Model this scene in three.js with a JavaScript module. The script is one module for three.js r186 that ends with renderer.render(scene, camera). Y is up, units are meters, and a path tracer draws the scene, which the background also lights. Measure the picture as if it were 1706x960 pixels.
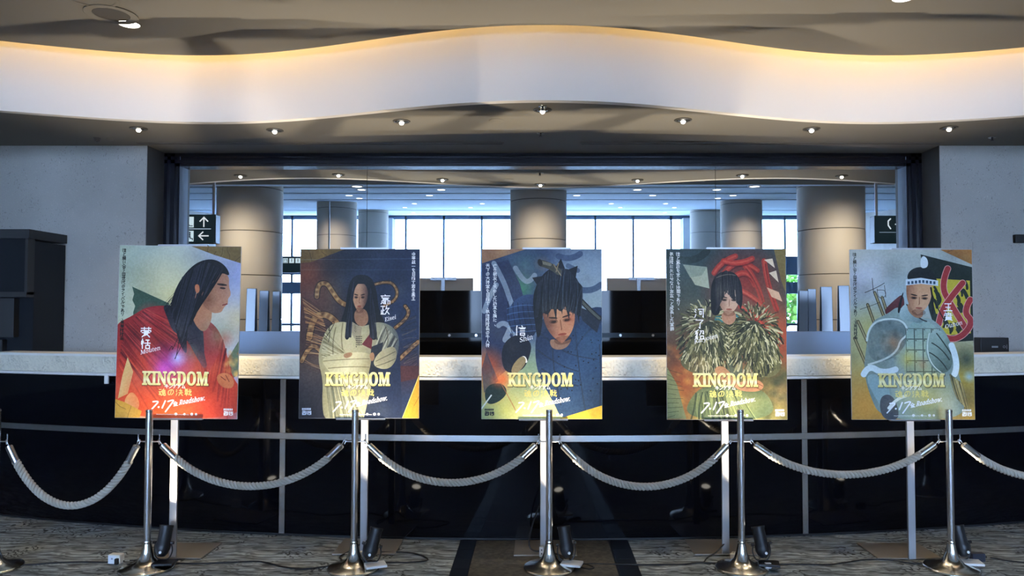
import * as THREE from 'three';
import { mergeGeometries } from 'three/addons/utils/BufferGeometryUtils.js';
import { RoundedBoxGeometry } from 'three/addons/geometries/RoundedBoxGeometry.js';
import { RectAreaLightUniformsLib } from 'three/addons/lights/RectAreaLightUniformsLib.js';

// ---------------------------------------------------------------- camera, sky, exposure
const scene = new THREE.Scene();
const camera = new THREE.PerspectiveCamera(42.63, 1788 / 960, 0.05, 300);
camera.position.set(0, 1.5, 0);
camera.rotation.x = Math.atan(41 / 1230);
camera.setViewOffset(1788, 960, 0, 0, 1706, 960);
const renderer = new THREE.WebGLRenderer({ antialias: true });
renderer.toneMapping = THREE.LinearToneMapping;
renderer.toneMappingExposure = 1.0;
renderer.shadowMap.enabled = true;
RectAreaLightUniformsLib.init();
// bright overcast sky outside the hall's far windows, cool against the warm lamps indoors
scene.background = new THREE.Color().setRGB(12, 17, 26);
// brightness of the lamps, all in one place (candela for the spots, radiance for the strips)
const LAMP = { poster: 19, cove: 46.0, soffit: 2.0, upper: 3.0, column: 13.0 };
const WARM = new THREE.Color().setRGB(1.0, 0.86, 0.66), AMBER = new THREE.Color().setRGB(1.0, 0.64, 0.23);

// ---------------------------------------------------------------- helpers
let seed = 7;
const rnd = () => { seed = (seed * 1664525 + 1013904223) >>> 0; return seed / 4294967296; };
const V = (x, y, z) => new THREE.Vector3(x, y, z);
const used = {};
function numbered(name) { const n = (used[name] = (used[name] ?? -1) + 1); return n ? name + '_' + String(n).padStart(3, '0') : name; }
function shadow(o) { o.traverse((c) => { if (c.isMesh) { c.castShadow = true; c.receiveShadow = true; } }); return o; }
function mesh(name, geo, mat, parent) {
  const o = new THREE.Mesh(Array.isArray(geo) ? merge(geo) : geo, mat);
  o.castShadow = o.receiveShadow = true;
  o.name = parent ? name : numbered(name);
  (parent ?? scene).add(o);
  return o;
}
function thing(name, label, category, pos = [0, 0, 0], turn = 0, group) {
  const g = new THREE.Group(); g.name = numbered(name);
  g.position.set(...pos); g.rotation.y = turn; g.userData = { label, category };
  if (group) g.userData.group = group;
  scene.add(g); return g;
}
function tag(o, label, category, group) { o.userData = { label, category }; if (group) o.userData.group = group; return o; }
function struct(name, geo, mat, parent) { const o = mesh(name, geo, mat, parent); if (!parent) o.userData.kind = 'structure'; return o; }
function place(root, pos, turn, label) {
  const c = root.clone(); c.name = numbered(root.name.replace(/_\d+$/, '')); c.userData = { ...root.userData, label };
  c.position.set(...pos); c.rotation.y = turn; scene.add(c); return c;
}
function merge(list) {
  const flat = list.map((g) => { const n = g.index ? g.toNonIndexed() : g.clone(); for (const k of Object.keys(n.attributes)) if (!['position', 'normal', 'uv'].includes(k)) n.deleteAttribute(k); return n; });
  return mergeGeometries(flat);
}
function box(w, h, d, x = 0, y = 0, z = 0, r = 0) {
  const g = r ? new RoundedBoxGeometry(w, h, d, 2, r) : new THREE.BoxGeometry(w, h, d);
  return g.translate(x, y, z);
}
// box between two corners, uv in metres
function span(x0, x1, y0, y1, z0, z1) {
  const w = x1 - x0, h = y1 - y0, d = z1 - z0, g = new THREE.BoxGeometry(w, h, d), uv = g.attributes.uv, n = g.attributes.normal;
  for (let i = 0; i < uv.count; i++) {
    const ax = Math.abs(n.getX(i)), ay = Math.abs(n.getY(i));
    uv.setXY(i, uv.getX(i) * (ax > 0.5 ? d : w), uv.getY(i) * (ay > 0.5 ? d : h));
  }
  return g.translate((x0 + x1) / 2, (y0 + y1) / 2, (z0 + z1) / 2);
}
function cyl(r0, r1, h, x, y, z, n = 24) { return new THREE.CylinderGeometry(r0, r1, h, n).translate(x, y, z); }
function rod(a, b, r, n = 10) {
  const d = b.clone().sub(a), g = new THREE.CylinderGeometry(r, r, d.length(), n);
  g.applyQuaternion(new THREE.Quaternion().setFromUnitVectors(V(0, 1, 0), d.clone().normalize()));
  return g.translate((a.x + b.x) / 2, (a.y + b.y) / 2, (a.z + b.z) / 2);
}
function tube(pts, r, seg = 60, n = 8) { return new THREE.TubeGeometry(new THREE.CatmullRomCurve3(pts), seg, r, n); }
function lathe(pts, n = 48) { return new THREE.LatheGeometry(pts.map(([x, y]) => new THREE.Vector2(x, y)), n); }
// a band that follows a plan curve: outline (x, z) points with inner/outer offset along z, between two heights
function ribbon(pts, off0, off1, y0, y1) {
  const pos = [], idx = [], uv = []; let s = 0;
  pts.forEach(([x, z], i) => {
    if (i) s += Math.hypot(x - pts[i - 1][0], z - pts[i - 1][1]);
    for (const [o, y] of [[off0, y0], [off0, y1], [off1, y1], [off1, y0]]) { pos.push(x, y, z + o); uv.push(s, y + Math.abs(o - off0)); }
  });
  const n = pts.length;
  for (let i = 0; i < n - 1; i++) for (let k = 0; k < 4; k++) {
    const a = i * 4 + k, b = i * 4 + (k + 1) % 4, c = a + 4, d = b + 4;
    idx.push(a, c, b, b, c, d);
  }
  idx.push(0, 1, 2, 0, 2, 3); const e = (n - 1) * 4; idx.push(e, e + 2, e + 1, e, e + 3, e + 2);
  const g = new THREE.BufferGeometry();
  g.setAttribute('position', new THREE.Float32BufferAttribute(pos, 3)); g.setAttribute('uv', new THREE.Float32BufferAttribute(uv, 2)); g.setIndex(idx);
  const f = g.toNonIndexed(); f.computeVertexNormals(); return f;
}
// smooth normals along the run of a ribbon (each face keeps its own side)
function soft(g) {
  const p = g.attributes.position, n = g.attributes.normal, map = new Map();
  const key = (i) => [p.getX(i).toFixed(4), p.getY(i).toFixed(4), p.getZ(i).toFixed(4)].join();
  for (let i = 0; i < p.count; i++) { const k = key(i); if (!map.has(k)) map.set(k, []); map.get(k).push(i); }
  const out = new Float32Array(n.count * 3);
  for (const ids of map.values()) for (const i of ids) {
    let x = 0, y = 0, z = 0;
    for (const j of ids) if (n.getX(i) * n.getX(j) + n.getY(i) * n.getY(j) + n.getZ(i) * n.getZ(j) > 0.7) { x += n.getX(j); y += n.getY(j); z += n.getZ(j); }
    const l = Math.hypot(x, y, z) || 1; out[i * 3] = x / l; out[i * 3 + 1] = y / l; out[i * 3 + 2] = z / l;
  }
  g.setAttribute('normal', new THREE.Float32BufferAttribute(out, 3)); return g;
}
// flat polygon in plan (x, z) given thickness, uv in metres
function plan(pts, y0, y1) {
  const s = new THREE.Shape(pts.map(([x, z]) => new THREE.Vector2(x, -z)));
  return new THREE.ExtrudeGeometry(s, { depth: y1 - y0, bevelEnabled: false }).rotateX(-Math.PI / 2).translate(0, y0, 0);
}

// ---------------------------------------------------------------- computed textures
function hash(x, y, s) { let h = Math.imul(x | 0, 374761393) + Math.imul(y | 0, 668265263) + Math.imul(s | 0, 974634777); h = Math.imul(h ^ (h >>> 13), 1274126177); return ((h ^ (h >>> 16)) >>> 0) / 4294967296; }
// value noise that repeats every `per` cells
function vnoise(x, y, per, s) {
  const ix = Math.floor(x), iy = Math.floor(y), fx = x - ix, fy = y - iy, u = fx * fx * (3 - 2 * fx), v = fy * fy * (3 - 2 * fy), m = (a) => ((a % per) + per) % per;
  const h = (a, b) => hash(m(a), m(b), s);
  return (h(ix, iy) * (1 - u) + h(ix + 1, iy) * u) * (1 - v) + (h(ix, iy + 1) * (1 - u) + h(ix + 1, iy + 1) * u) * v;
}
// the same, stretched: separate cell counts along u and v
function streak(u, v, pu, pv, s, oct = 3) { let t = 0, a = 0.5; for (let i = 0; i < oct; i++) { const x = u * pu, y = v * pv, ix = Math.floor(x), iy = Math.floor(y), fx = x - ix, fy = y - iy, p = fx * fx * (3 - 2 * fx), q = fy * fy * (3 - 2 * fy), h = (c, d) => hash(((c % pu) + pu) % pu, ((d % pv) + pv) % pv, s + i); t += a * ((h(ix, iy) * (1 - p) + h(ix + 1, iy) * p) * (1 - q) + (h(ix, iy + 1) * (1 - p) + h(ix + 1, iy + 1) * p) * q); a *= 0.5; pu *= 2; pv *= 2; } return t; }
function fbm(u, v, per, s, oct = 4) { let t = 0, a = 0.5, p = per; for (let i = 0; i < oct; i++) { t += a * vnoise(u * p, v * p, p, s + i); a *= 0.5; p *= 2; } return t; }
function dataTex(size, fn, metres, srgb = true) {
  const d = new Uint8Array(size * size * 4);
  for (let y = 0; y < size; y++) for (let x = 0; x < size; x++) {
    const c = fn(x / size, y / size, x, y), i = (y * size + x) * 4;
    d[i] = Math.max(0, Math.min(255, c[0])); d[i + 1] = Math.max(0, Math.min(255, c[1])); d[i + 2] = Math.max(0, Math.min(255, c[2])); d[i + 3] = 255;
  }
  const t = new THREE.DataTexture(d, size, size);
  t.wrapS = t.wrapT = THREE.RepeatWrapping; t.magFilter = THREE.LinearFilter; t.minFilter = THREE.LinearMipmapLinearFilter; t.generateMipmaps = true;
  if (srgb) t.colorSpace = THREE.SRGBColorSpace;
  t.repeat.set(1 / metres, 1 / metres); t.needsUpdate = true; return t;
}
const std = (o) => new THREE.MeshStandardMaterial(o);
const phys = (o) => new THREE.MeshPhysicalMaterial(o);
const rgb = (r, g, b) => new THREE.Color().setRGB(r, g, b);

// wall stone: pale grey with fine dark and light chips
const wallTex = dataTex(1024, (u, v, x, y) => {
  const big = fbm(u, v, 5, 3, 4) - 0.5; let k = 176 + big * 26 + (hash(x, y, 5) - 0.5) * 10;
  const chip = vnoise(u * 230, v * 150, 230 * 1, 11), chip2 = vnoise(u * 300, v * 190, 300, 17), mask = fbm(u, v, 9, 29, 3);
  if (chip > 0.8 && mask > 0.45) k -= (chip - 0.8) * 190;
  if (chip2 > 0.84) k += (chip2 - 0.84) * 120;
  return [k * 0.97, k * 1.0, k * 1.01];
}, 1.6);
// carpet: grey with feathered dark waves
function carpetAt(u, v) {
  const w1 = streak(u, v, 3, 9, 41, 4), w2 = streak(u, v, 5, 14, 57, 3), st = streak(u, v, 12, 70, 23, 3);
  const patch = THREE.MathUtils.smoothstep(fbm(u, v, 8, 71, 2), 0.38, 0.6);
  const lines = Math.sin((v * 17 + w1 * 4.6 + Math.sin((u * 22 + v * 9 + w2 * 3) * 6.283) * 0.32 * patch) * 6.283);
  const fine = Math.sin((v * 41 + w2 * 13 + u * 3) * 6.283);
  return { lines, fine, patch, w1, w2, st };
}
const carpetTex = dataTex(1024, (u, v, x, y) => {
  const c = carpetAt(u, v);
  let k = 150 + c.fine * 16 + (hash(x, y, 3) - 0.5) * 40 + (c.w1 - 0.5) * 40 + (c.st - 0.45) * 150;
  const dark = THREE.MathUtils.smoothstep(c.lines, 0.3, 0.95) * (0.5 + 0.5 * c.patch);
  k = k * (1 - 0.62 * dark);
  const hue = fbm(u, v, 7, 91, 2) - 0.5;
  return [k * (0.93 - hue * 0.1), k * (0.98 - Math.abs(hue) * 0.06), k * (0.98 + hue * 0.22)];
}, 1.15);
const carpetBump = dataTex(512, (u, v, x, y) => { const k = 120 + (hash(x, y, 31) - 0.5) * 150; return [k, k, k]; }, 0.6, false);
// counter ledge: milky stone with a pebbled cloud
const ledgeBump = dataTex(512, (u, v) => { const a = vnoise(u * 46, v * 46, 46, 7), b = fbm(u, v, 5, 13, 3), k = 60 + 190 * Math.pow(a, 0.8) * (0.35 + 0.65 * THREE.MathUtils.smoothstep(b, 0.3, 0.62)); return [k, k, k]; }, 0.42, false);
const ledgeTex = dataTex(512, (u, v) => { const a = vnoise(u * 46, v * 46, 46, 7), b = fbm(u, v, 5, 13, 3), m = 0.5 + 0.5 * THREE.MathUtils.smoothstep(b, 0.3, 0.62); const k = 244 - 22 * (1 - a) * m; return [k, k * 0.985, k * 0.94]; }, 0.42);
const graniteTex = dataTex(512, (u, v, x, y) => { const k = 78 + (fbm(u, v, 40, 3, 3) - 0.5) * 70 + (hash(x, y, 9) - 0.5) * 36; return [k * 1.06, k, k * 0.86]; }, 0.8);
const brushTex = dataTex(512, (u, v, x, y) => { const k = 128 + (vnoise(u * 4, v * 400, 400, 5) - 0.5) * 110 + (hash(0, y, 3) - 0.5) * 40; return [k, k, k]; }, 0.3, false);

const M = {
  plaster: std({ color: rgb(0.175, 0.162, 0.138), roughness: 0.9 }),
  fascia: std({ color: rgb(0.82, 0.775, 0.72), roughness: 0.85 }),
  hallCeiling: std({ color: rgb(0.62, 0.74, 0.88), roughness: 0.8 }),
  wall: std({ map: wallTex, color: rgb(0.99, 0.87, 0.77), roughness: 0.75, bumpMap: wallTex, bumpScale: 0.0015 }),
  jamb: std({ color: rgb(0.075, 0.07, 0.064), roughness: 0.6 }),
  carpet: std({ map: carpetTex, roughness: 1, bumpMap: carpetBump, bumpScale: 0.004 }),
  granite: std({ map: graniteTex, roughness: 0.55 }),
  blackTile: phys({ color: rgb(0.006, 0.009, 0.016), roughness: 0.45, specularIntensity: 0.35 }),
  blackGloss: phys({ color: rgb(0.002, 0.0024, 0.004), roughness: 0.06, specularIntensity: 0.45 }),
  frame: phys({ color: rgb(0.006, 0.006, 0.012), roughness: 0.22, metalness: 0.3, clearcoat: 0.6, clearcoatRoughness: 0.1 }),
  frameReturn: std({ color: rgb(0.16, 0.19, 0.24), roughness: 0.5 }),
  mirror: std({ color: rgb(0.86, 0.91, 0.95), roughness: 0.0, metalness: 1 }),
  ledge: phys({ map: ledgeTex, bumpMap: ledgeBump, bumpScale: 0.006, roughness: 0.35, color: rgb(0.84, 0.81, 0.73) }),
  ledgeTrim: std({ color: rgb(0.76, 0.74, 0.68), roughness: 0.35 }),
  steel: std({ color: rgb(0.62, 0.62, 0.61), roughness: 0.24, metalness: 1 }),
  brushed: std({ color: rgb(0.72, 0.7, 0.68), roughness: 0.27, metalness: 1 }),
  polished: std({ color: rgb(0.66, 0.62, 0.54), roughness: 0.2, metalness: 1 }),
  aluminium: std({ color: rgb(0.42, 0.42, 0.43), roughness: 0.4, metalness: 0.75 }),
  plate: std({ color: rgb(0.36, 0.32, 0.27), roughness: 0.45, metalness: 0.6 }),
  foam: std({ color: rgb(0.72, 0.72, 0.72), roughness: 0.8 }),
  foamBack: std({ color: rgb(0.34, 0.36, 0.4), roughness: 0.75 }),
  rope: std({ color: rgb(0.42, 0.385, 0.32), roughness: 0.85 }),
  black: std({ color: rgb(0.012, 0.012, 0.013), roughness: 0.4 }),
  cable: std({ color: rgb(0.01, 0.01, 0.011), roughness: 0.55 }),
  white: std({ color: rgb(0.78, 0.77, 0.72), roughness: 0.5 }),
  cream: std({ color: rgb(0.7, 0.66, 0.54), roughness: 0.5 }),
  clear: phys({ color: rgb(0.8, 0.8, 0.8), roughness: 0.3, transmission: 0.35, thickness: 0.02 }),
  kiosk: phys({ color: rgb(0.006, 0.008, 0.012), roughness: 0.4, specularIntensity: 0.5 }),
  kioskEdge: std({ color: rgb(0.02, 0.021, 0.022), roughness: 0.5 }),
  bluePanel: phys({ color: rgb(0.46, 0.62, 0.88), roughness: 0.36, metalness: 0.4 }),
  paleBlue: phys({ color: rgb(0.2, 0.3, 0.45), roughness: 0.13, specularIntensity: 1 }),
  column: std({ color: rgb(0.56, 0.49, 0.41), roughness: 0.7 }),
  joint: std({ color: rgb(0.12, 0.11, 0.1), roughness: 0.8 }),
  mullion: std({ color: rgb(0.1, 0.14, 0.2), roughness: 0.4, metalness: 0.4 }),
  glass: phys({ color: rgb(0.96, 0.98, 1), transmission: 1, thickness: 0, roughness: 0, ior: 1.45 }),
  signBody: std({ color: rgb(0.02, 0.026, 0.03), roughness: 0.4 }),
  pilaster: std({ color: rgb(0.55, 0.58, 0.6), roughness: 0.7 }),
  pavement: std({ color: rgb(0.55, 0.55, 0.53), roughness: 0.95 }),
  leaf: std({ color: rgb(0.13, 0.27, 0.05), roughness: 0.8 }),
  bark: std({ color: rgb(0.12, 0.09, 0.06), roughness: 0.9 }),
  red: std({ color: rgb(0.4, 0.02, 0.04), roughness: 0.5 }),
};
const glow = (c, k) => std({ color: rgb(0.05, 0.05, 0.05), emissive: c, emissiveIntensity: k, roughness: 0.5 });
M.bulb = glow(rgb(1, 0.93, 0.8), 14); M.panelGlow = glow(rgb(1, 0.97, 0.9), 9); M.lens = glow(rgb(1, 0.93, 0.8), 12); M.cove = glow(AMBER, 6);
M.hallLamp = glow(rgb(0.95, 0.97, 1), 6);

// ---------------------------------------------------------------- brush lettering: strokes on a ten by ten grid, or parts in a box (@part x y w h)
const G = {
  '一': '0595', '王': '1181 2575 0999 5159', '玉': '1181 2575 0999 5159 6687', '中': '1383871713 5059', '目': '2080892920 2383 2686', '日': '2181892921 2585', '口': '1282881812',
  '木': '1383 5059 5319 5389', '大': '0393 505319 5399', '天': '1181 0494 514419 5499', '人': '504219 5399', '下': '0191 5159 5375', '千': '7011 0494 5059', '友': '0292 403409 358539 3699',
  '亡': '5052 0393 131989', '交': '5051 0292 3315 6385 6419 3499', '言': '4051 0292 2383 2585 2787892927', '立': '5051 1282 3437 7467 0999', '糸': '403353 623656 1666 4649 2719 7789',
  '兄': '2181842421 3509 65699998', '合': '045094 3565 2686892926', '同': '1911818978 3363 3666693936', '世': '0393 202999 5056 7076 5676', '亻': '3014 2329', '弋': '0393 40478999 7182',
  '代': '@亻003a @弋307a', '楽': '3171743431 3373 5031 1122 1534 8172 8574 0696 5559 5619 5699', '華': '0191 3032 7072 1383 0595 1787 3437 7477 5359', '阝': '1019 1050335527',
  '隹': '2032 7052 0292 4214 3449 3425 4729 7435 4589', '隊': '@阝004a @隹406a', '長': '2026 2070 2272 2474 0696 262947 4699 8567', '充': '5051 0292 422585 3519 65699998', '統': '@糸005a @充505a',
  '扌': '0363 303918 0654', '旨': '8122 202494 2686892926 2787', '指': '@扌005a @旨505a', '若': '0191 3032 7072 0494 5209 3686893936', '秦': '1181 2272 0494 504309 5499 2777 5559 4629 5679',
  '見': '2181852521 2282 2383 3509 65699998', '親': '@立0055 @木0555 @見505a', '勺': '3015 23838868 3556', '約': '@糸005a @勺505a', '束': '0191 2373762623 5059 5609 5699',
  '月': '202709 20808978 2383 2686', '匈': '3014 22828968 3456 6436 24277774', '胸': '@月005a @匈505a', '将': '2029 0112 0625 6043 5281 8254 4494 74797868 5667', '軍': '03019193 2373772723 2575 0898 5259',
  '飛': '1171 717498 8253 2029 0555 4244 4649 5566 8675', '信': '@亻003a @言307a', '嬴': '4051 0191 111383 2474752524 161809 16363928 4648 4656 4959 5749 7679 7696 9699', '正': '0181 4149 4575 1519 0999',
  '攵': '3014 2383 733609 3689', '政': '@正005a @攵505a', '支': '0292 5054 1484 8419 2699', '仲': '@亻003a @中307a', '間': '1019 10404414 1242 5054 50909989 5494 5292 3676793936 3777',
  '欠': '3015 238374 534609 4699', '存': '0292 4019 2529 448465 6569 3797', '在': '0292 4019 2529 4686 3999 6469', '成': '1292 1209 1545 454838 50568999 7081 8457', '師': '2011 1119 11414414 16464919 5191 53575393 9398 7179',
  '鳳': '111709 11818799 3363 3464 3566 3335 3567 5253 6769 3838 5858', '蒙': '0191 3032 7072 04039394 3474 1585 5625 3647 5519 5728 7557 5689', '忄': '4049 2225 6264', '舌': '7121 0494 5156 2686892926',
  '恬': '@忄004a @舌406a', '氵': '1132 0324 0936', '可': '0191 818978 2353562623', '河': '@氵004a @可406a', '了': '118154 545948', '豸': '7012 3123 5334 4214 3444 445938 5417 5519', '召': '118184 8463 4105 2686892926',
  '貂': '@豸005a @召505a', '賁': '1181 5052 0393 3234 7274 2585882825 2686 2787 3819 6899', '云': '1171 0494 441888 6689', '鬼': '5041 1282862612 1484 5256 4619 56599998 7697', '魂': '@云004a @鬼406a',
  '夬': '1272 7275 0595 404509 4599', '決': '@氵004a @夬406a', '単': '1021 4041 8061 1282862612 1484 0797 5259', '戈': '0393 40479997 7181 8428', '戦': '@単005a @戈505a', '金': '045094 2474 1676 0999 5459 2738 7868',
  '競': '@立0054 @兄0456 @立5054 @兄5456', 'キ': '1272 0595 4059', 'ン': '1132 1993', 'グ': '3014 226219 7082 8191', 'ダ': '3014 227219 3456 7182 8191', 'タ': '3014 228219 3456', 'ム': '4018 1878 6489', 'ラ': '2171 138319',
  'イ': '7014 4349', 'バ': '3219 5289 7081 8091', 'ル': '302609 505894', 'ス': '118119 5389', 'ー': '1585', ')': '20424629', '、': '4669',
  'と': '3044 8135272989', 'い': '202839 7177', 'う': '3060 2352636539', 'の': '52481815134171838658', 'で': '1282 82434669 6576 8596', 'あ': '1272 3038 643719163464879859', 'り': '2025 707549',
  'を': '1272 40164457 84363889', 'す': '0292 505636456749', 'き': '1272 1484 4067 26284979', 'わ': '3039 033307 2854738659', 'し': '2027498987', 'た': '0262 4009 5484 566999', 'に': '2018 4383 464888',
  'え': '3060 237319 45567999', 'る': '217116457586594857', 'か': '136368 6859 3019 7294', 'せ': '0494 7076 202888', 'な': '0252 3015 7183 64686839365889', 'へ': '053398',
};
const KANA = /[とういのであるりをすきわしたにえかせなへ]/;
function glyph(x, ch, px, py, w, h, curve) {
  for (const tok of (G[ch] ?? '').split(' ')) {
    if (tok[0] === '@') { const [bx, by, bw, bh] = [...tok.slice(2)].map((c) => parseInt(c, 16) / 10); glyph(x, tok[1], px + bx * w, py + by * h, w * bw * 0.96, h * bh * 0.98, curve); continue; }
    const p = []; for (let i = 0; i + 1 < tok.length; i += 2) p.push([px + (+tok[i] / 9) * w, py + (+tok[i + 1] / 9) * h]);
    if (!p.length) continue;
    x.beginPath(); x.moveTo(...p[0]);
    if (curve && p.length > 2) { for (let i = 1; i < p.length - 1; i++) { const q = p[i], r = i === p.length - 2 ? p[i + 1] : [(q[0] + p[i + 1][0]) / 2, (q[1] + p[i + 1][1]) / 2]; x.quadraticCurveTo(q[0], q[1], r[0], r[1]); } }
    else for (let i = 1; i < p.length; i++) x.lineTo(...p[i]);
    x.stroke();
  }
}
function strokeText(x, text, px, py, size, color, weight = 0.1, vertical = false, pitch = 1) {
  x.save(); x.strokeStyle = color; x.lineWidth = size * weight; x.lineCap = 'round'; x.lineJoin = 'round';
  [...text].forEach((ch, i) => {
    const s = size * 0.86, a = px + (vertical ? 0 : i * size * pitch), b = py + (vertical ? i * size * pitch : 0);
    if (vertical && ch === 'ー') { x.beginPath(); x.moveTo(a + s / 2, b); x.lineTo(a + s / 2, b + s); x.stroke(); return; }
    glyph(x, ch, a, b, s, s, KANA.test(ch));
  });
  x.restore();
}

// ---------------------------------------------------------------- the setting
const HC = 2.899, HU = 3.34, ZM = -6.53;              // lower ceiling, upper ceiling, mirror plane
const waveZ = (x) => -(5.1 - 0.28 * Math.cos((2 * Math.PI * (x - 0.05)) / 4.9));
const wave = []; for (let i = 0; i <= 260; i++) { const x = -13 + i * 0.1; wave.push([x, waveZ(x)]); }

struct('floor', span(-13, 13, -0.12, 0, -7.2, 18.4), M.carpet);
// walls beside the mirror recess, the jambs of the recess and the wall behind the mirror
struct('wall_left', span(-13, -3.266, 0, 3.9, -6.6, -6.15), M.wall);
struct('wall_right', span(3.379, 13, 0, 3.9, -6.6, -6.15), M.wall);
struct('trim_1', span(-3.267, -3.262, 0, HC, -6.55, -6.152), M.jamb);
struct('trim_2', span(3.374, 3.379, 0, HC, -6.55, -6.152), M.jamb);
struct('wall_back', span(-13, 13, 0, 6.2, -7.1, -6.6), M.plaster);
struct('wall_west', span(-13.3, -13, 0, 6.2, -7.1, 18.4), M.wall);
struct('wall_east', span(13, 13.3, 0, 6.2, -7.1, 18.4), M.wall);
// shallow service hatch set in the right-hand wall
const hatch = struct('trim_3', span(3.64, 5.2, 2.004, 2.088, -6.158, -6.144), M.wall);

// ceilings: the lower one stops in a wavy edge, the curved fascia rises from it into a lit slot
struct('ceiling_lower', plan([...wave.map(([x, z]) => [x, z - 0.004]), [13, -6.6], [-13, -6.6]], HC + 0.001, HC + 0.09), M.plaster);
struct('wall_fascia', soft(ribbon(wave, 0, -0.06, HC, 3.86)), M.fascia);
const lip = wave.map(([x, z]) => [x, z + 0.155]);
struct('ceiling_upper', [plan([...lip.slice().reverse(), [-13, -2.5], [13, -2.5]], HU, HU + 0.05)], M.plaster);
struct('ceiling_slot', plan([...wave.map(([x, z]) => [x, z - 0.06]), ...lip.slice().reverse().map(([x, z]) => [x, z + 1.2])], 3.86, 3.92), M.plaster);
// amber light strip hidden behind the edge of the upper ceiling
const strip = mesh('cove_light_strip', soft(ribbon(wave, 0.207, 0.22, HU + 0.39, HU + 0.44)), M.cove);
tag(strip, 'amber light strip hidden in the wavy ceiling slot', 'light strip');
struct('trim_4', soft(ribbon(wave, 0.22, 0.25, HU + 0.05, HU + 0.46)), M.plaster);
for (let i = 0; i < 15; i++) {
  const x = -4.9 + i * 0.7, l = new THREE.RectAreaLight(AMBER, LAMP.cove, 0.72, 0.05);
  const a = Math.atan2(waveZ(x + 0.3) - waveZ(x - 0.3), 0.6);
  l.name = 'cove_light'; l.position.set(x, HU + 0.415, waveZ(x) + 0.202); l.lookAt(x + Math.sin(a), HU - 0.5, waveZ(x) + 0.2 - Math.cos(a)); scene.add(l);
}

// the hall behind the viewer, which the mirror shows: ceiling panels rise towards the window wall
const RISE = [[-2.5, 3.34], [0, 3.74], [2.4, 4.02], [6.4, 4.5], [14, 5.28], [18.2, 5.62]];
for (let i = 0; i < RISE.length - 1; i++) {
  const [z0, h0] = RISE[i], [z1, h1] = RISE[i + 1], gap = i ? 0.14 : 0, d = Math.hypot(z1 - z0 - gap, h1 - h0), g = new THREE.BoxGeometry(26, 0.06, d);
  g.rotateX(-Math.atan2(h1 - h0, z1 - z0 - gap)).translate(0, (h0 + h1) / 2 + 0.03, (z0 + gap + z1) / 2);
  struct('ceiling', g, M.hallCeiling);
  if (i) struct('trim_slot', span(-13, 13, h0 + 0.16, h0 + 0.2, z0 - 0.3, z0 + 0.5), M.black);
}
struct('roof', span(-13.3, 13.3, 6.0, 6.2, -7.1, 18.8), M.plaster);

// inlaid dark stone: granite slabs in front of the counter with a border of small black tiles
const inlay = struct('floor_inlay', span(-0.5, 0.6, 0, 0.0015, -4.93, -1.2), M.blackTile);
for (let i = 0; i < 8; i++) mesh('slab', span(-0.392, 0.468, 0, 0.004, -4.9 + i * 0.45, -4.9 + i * 0.45 + 0.446), M.granite, inlay);
for (let i = 0; i < 20; i++) for (const x of [-0.483, 0.482]) mesh('tile', span(x, x + 0.086, 0, 0.004, -4.9 + i * 0.18, -4.9 + i * 0.18 + 0.177), M.blackTile, inlay);

// ---------------------------------------------------------------- the mirror in its black frame
const mir = thing('wall_mirror', 'huge black-framed wall mirror above the counter, reflecting columns and bright windows', 'mirror', [0, 0, 0]);
for (const [x0, x1] of [[-3.14, -1.508], [-1.504, 1.588], [1.592, 3.25]]) mesh('mirror_panel', span(x0, x1, 0.95, 2.8, ZM - 0.02, ZM), M.mirror, mir);
for (const [s, a] of [[-1, -3.266], [1, 3.378]]) {
  const at = (d0, d1, z) => s < 0 ? span(a + d0, a + d1, 0.9, HC - 0.002, ZM - 0.03, z) : span(a - d1, a - d0, 0.9, HC - 0.002, ZM - 0.03, z);
  mesh('frame_side', [at(0.0, 0.03, ZM + 0.1), at(0.03, 0.06, ZM + 0.07), at(0.06, 0.095, ZM + 0.1), at(0.095, 0.128, ZM + 0.075)], M.frame, mir);
  mesh('frame_lining', at(0.128, 0.131, ZM + 0.075), M.frameReturn, mir);
}
mesh('frame_top', [span(-3.266, 3.378, HC - 0.03, HC - 0.002, ZM - 0.03, ZM + 0.1), span(-3.266, 3.378, HC - 0.06, HC - 0.03, ZM - 0.03, ZM + 0.07), span(-3.266, 3.378, HC - 0.09, HC - 0.06, ZM - 0.03, ZM + 0.1), span(-3.266, 3.378, HC - 0.112, HC - 0.09, ZM - 0.03, ZM + 0.075)], M.frame, mir);

// ---------------------------------------------------------------- counter
const CX = 0.088, CZ = -18.952, CR = 14.06;           // the counter front is part of a large circle
const arcPts = (x0, x1, n) => { const o = []; for (let i = 0; i <= n; i++) { const x = x0 + ((x1 - x0) * i) / n; o.push([x, CZ + Math.sqrt(CR * CR - (x - CX) ** 2)]); } return o; };
const arc = (x0, x1, off0, off1, y0, y1, n = 24) => soft(ribbon(arcPts(x0, x1, n), off0, off1, y0, y1));
const counter = thing('service_counter', 'long curved service counter faced in black glass with steel bands', 'counter');
const XS = [-4.03, -1.71, 1.8, 4.2];
for (let i = 0; i < 3; i++) {
  mesh('front_panel', arc(XS[i] + 0.02, XS[i + 1] - 0.02, 0, -0.02, 0.02, 0.648), M.blackGloss, counter);
  mesh('front_panel', arc(XS[i] + 0.02, XS[i + 1] - 0.02, 0, -0.02, 0.692, 1.05), M.blackGloss, counter);
}
mesh('horizontal_band', arc(-4.03, 4.2, 0.004, -0.02, 0.65, 0.69, 60), M.steel, counter);
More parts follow.
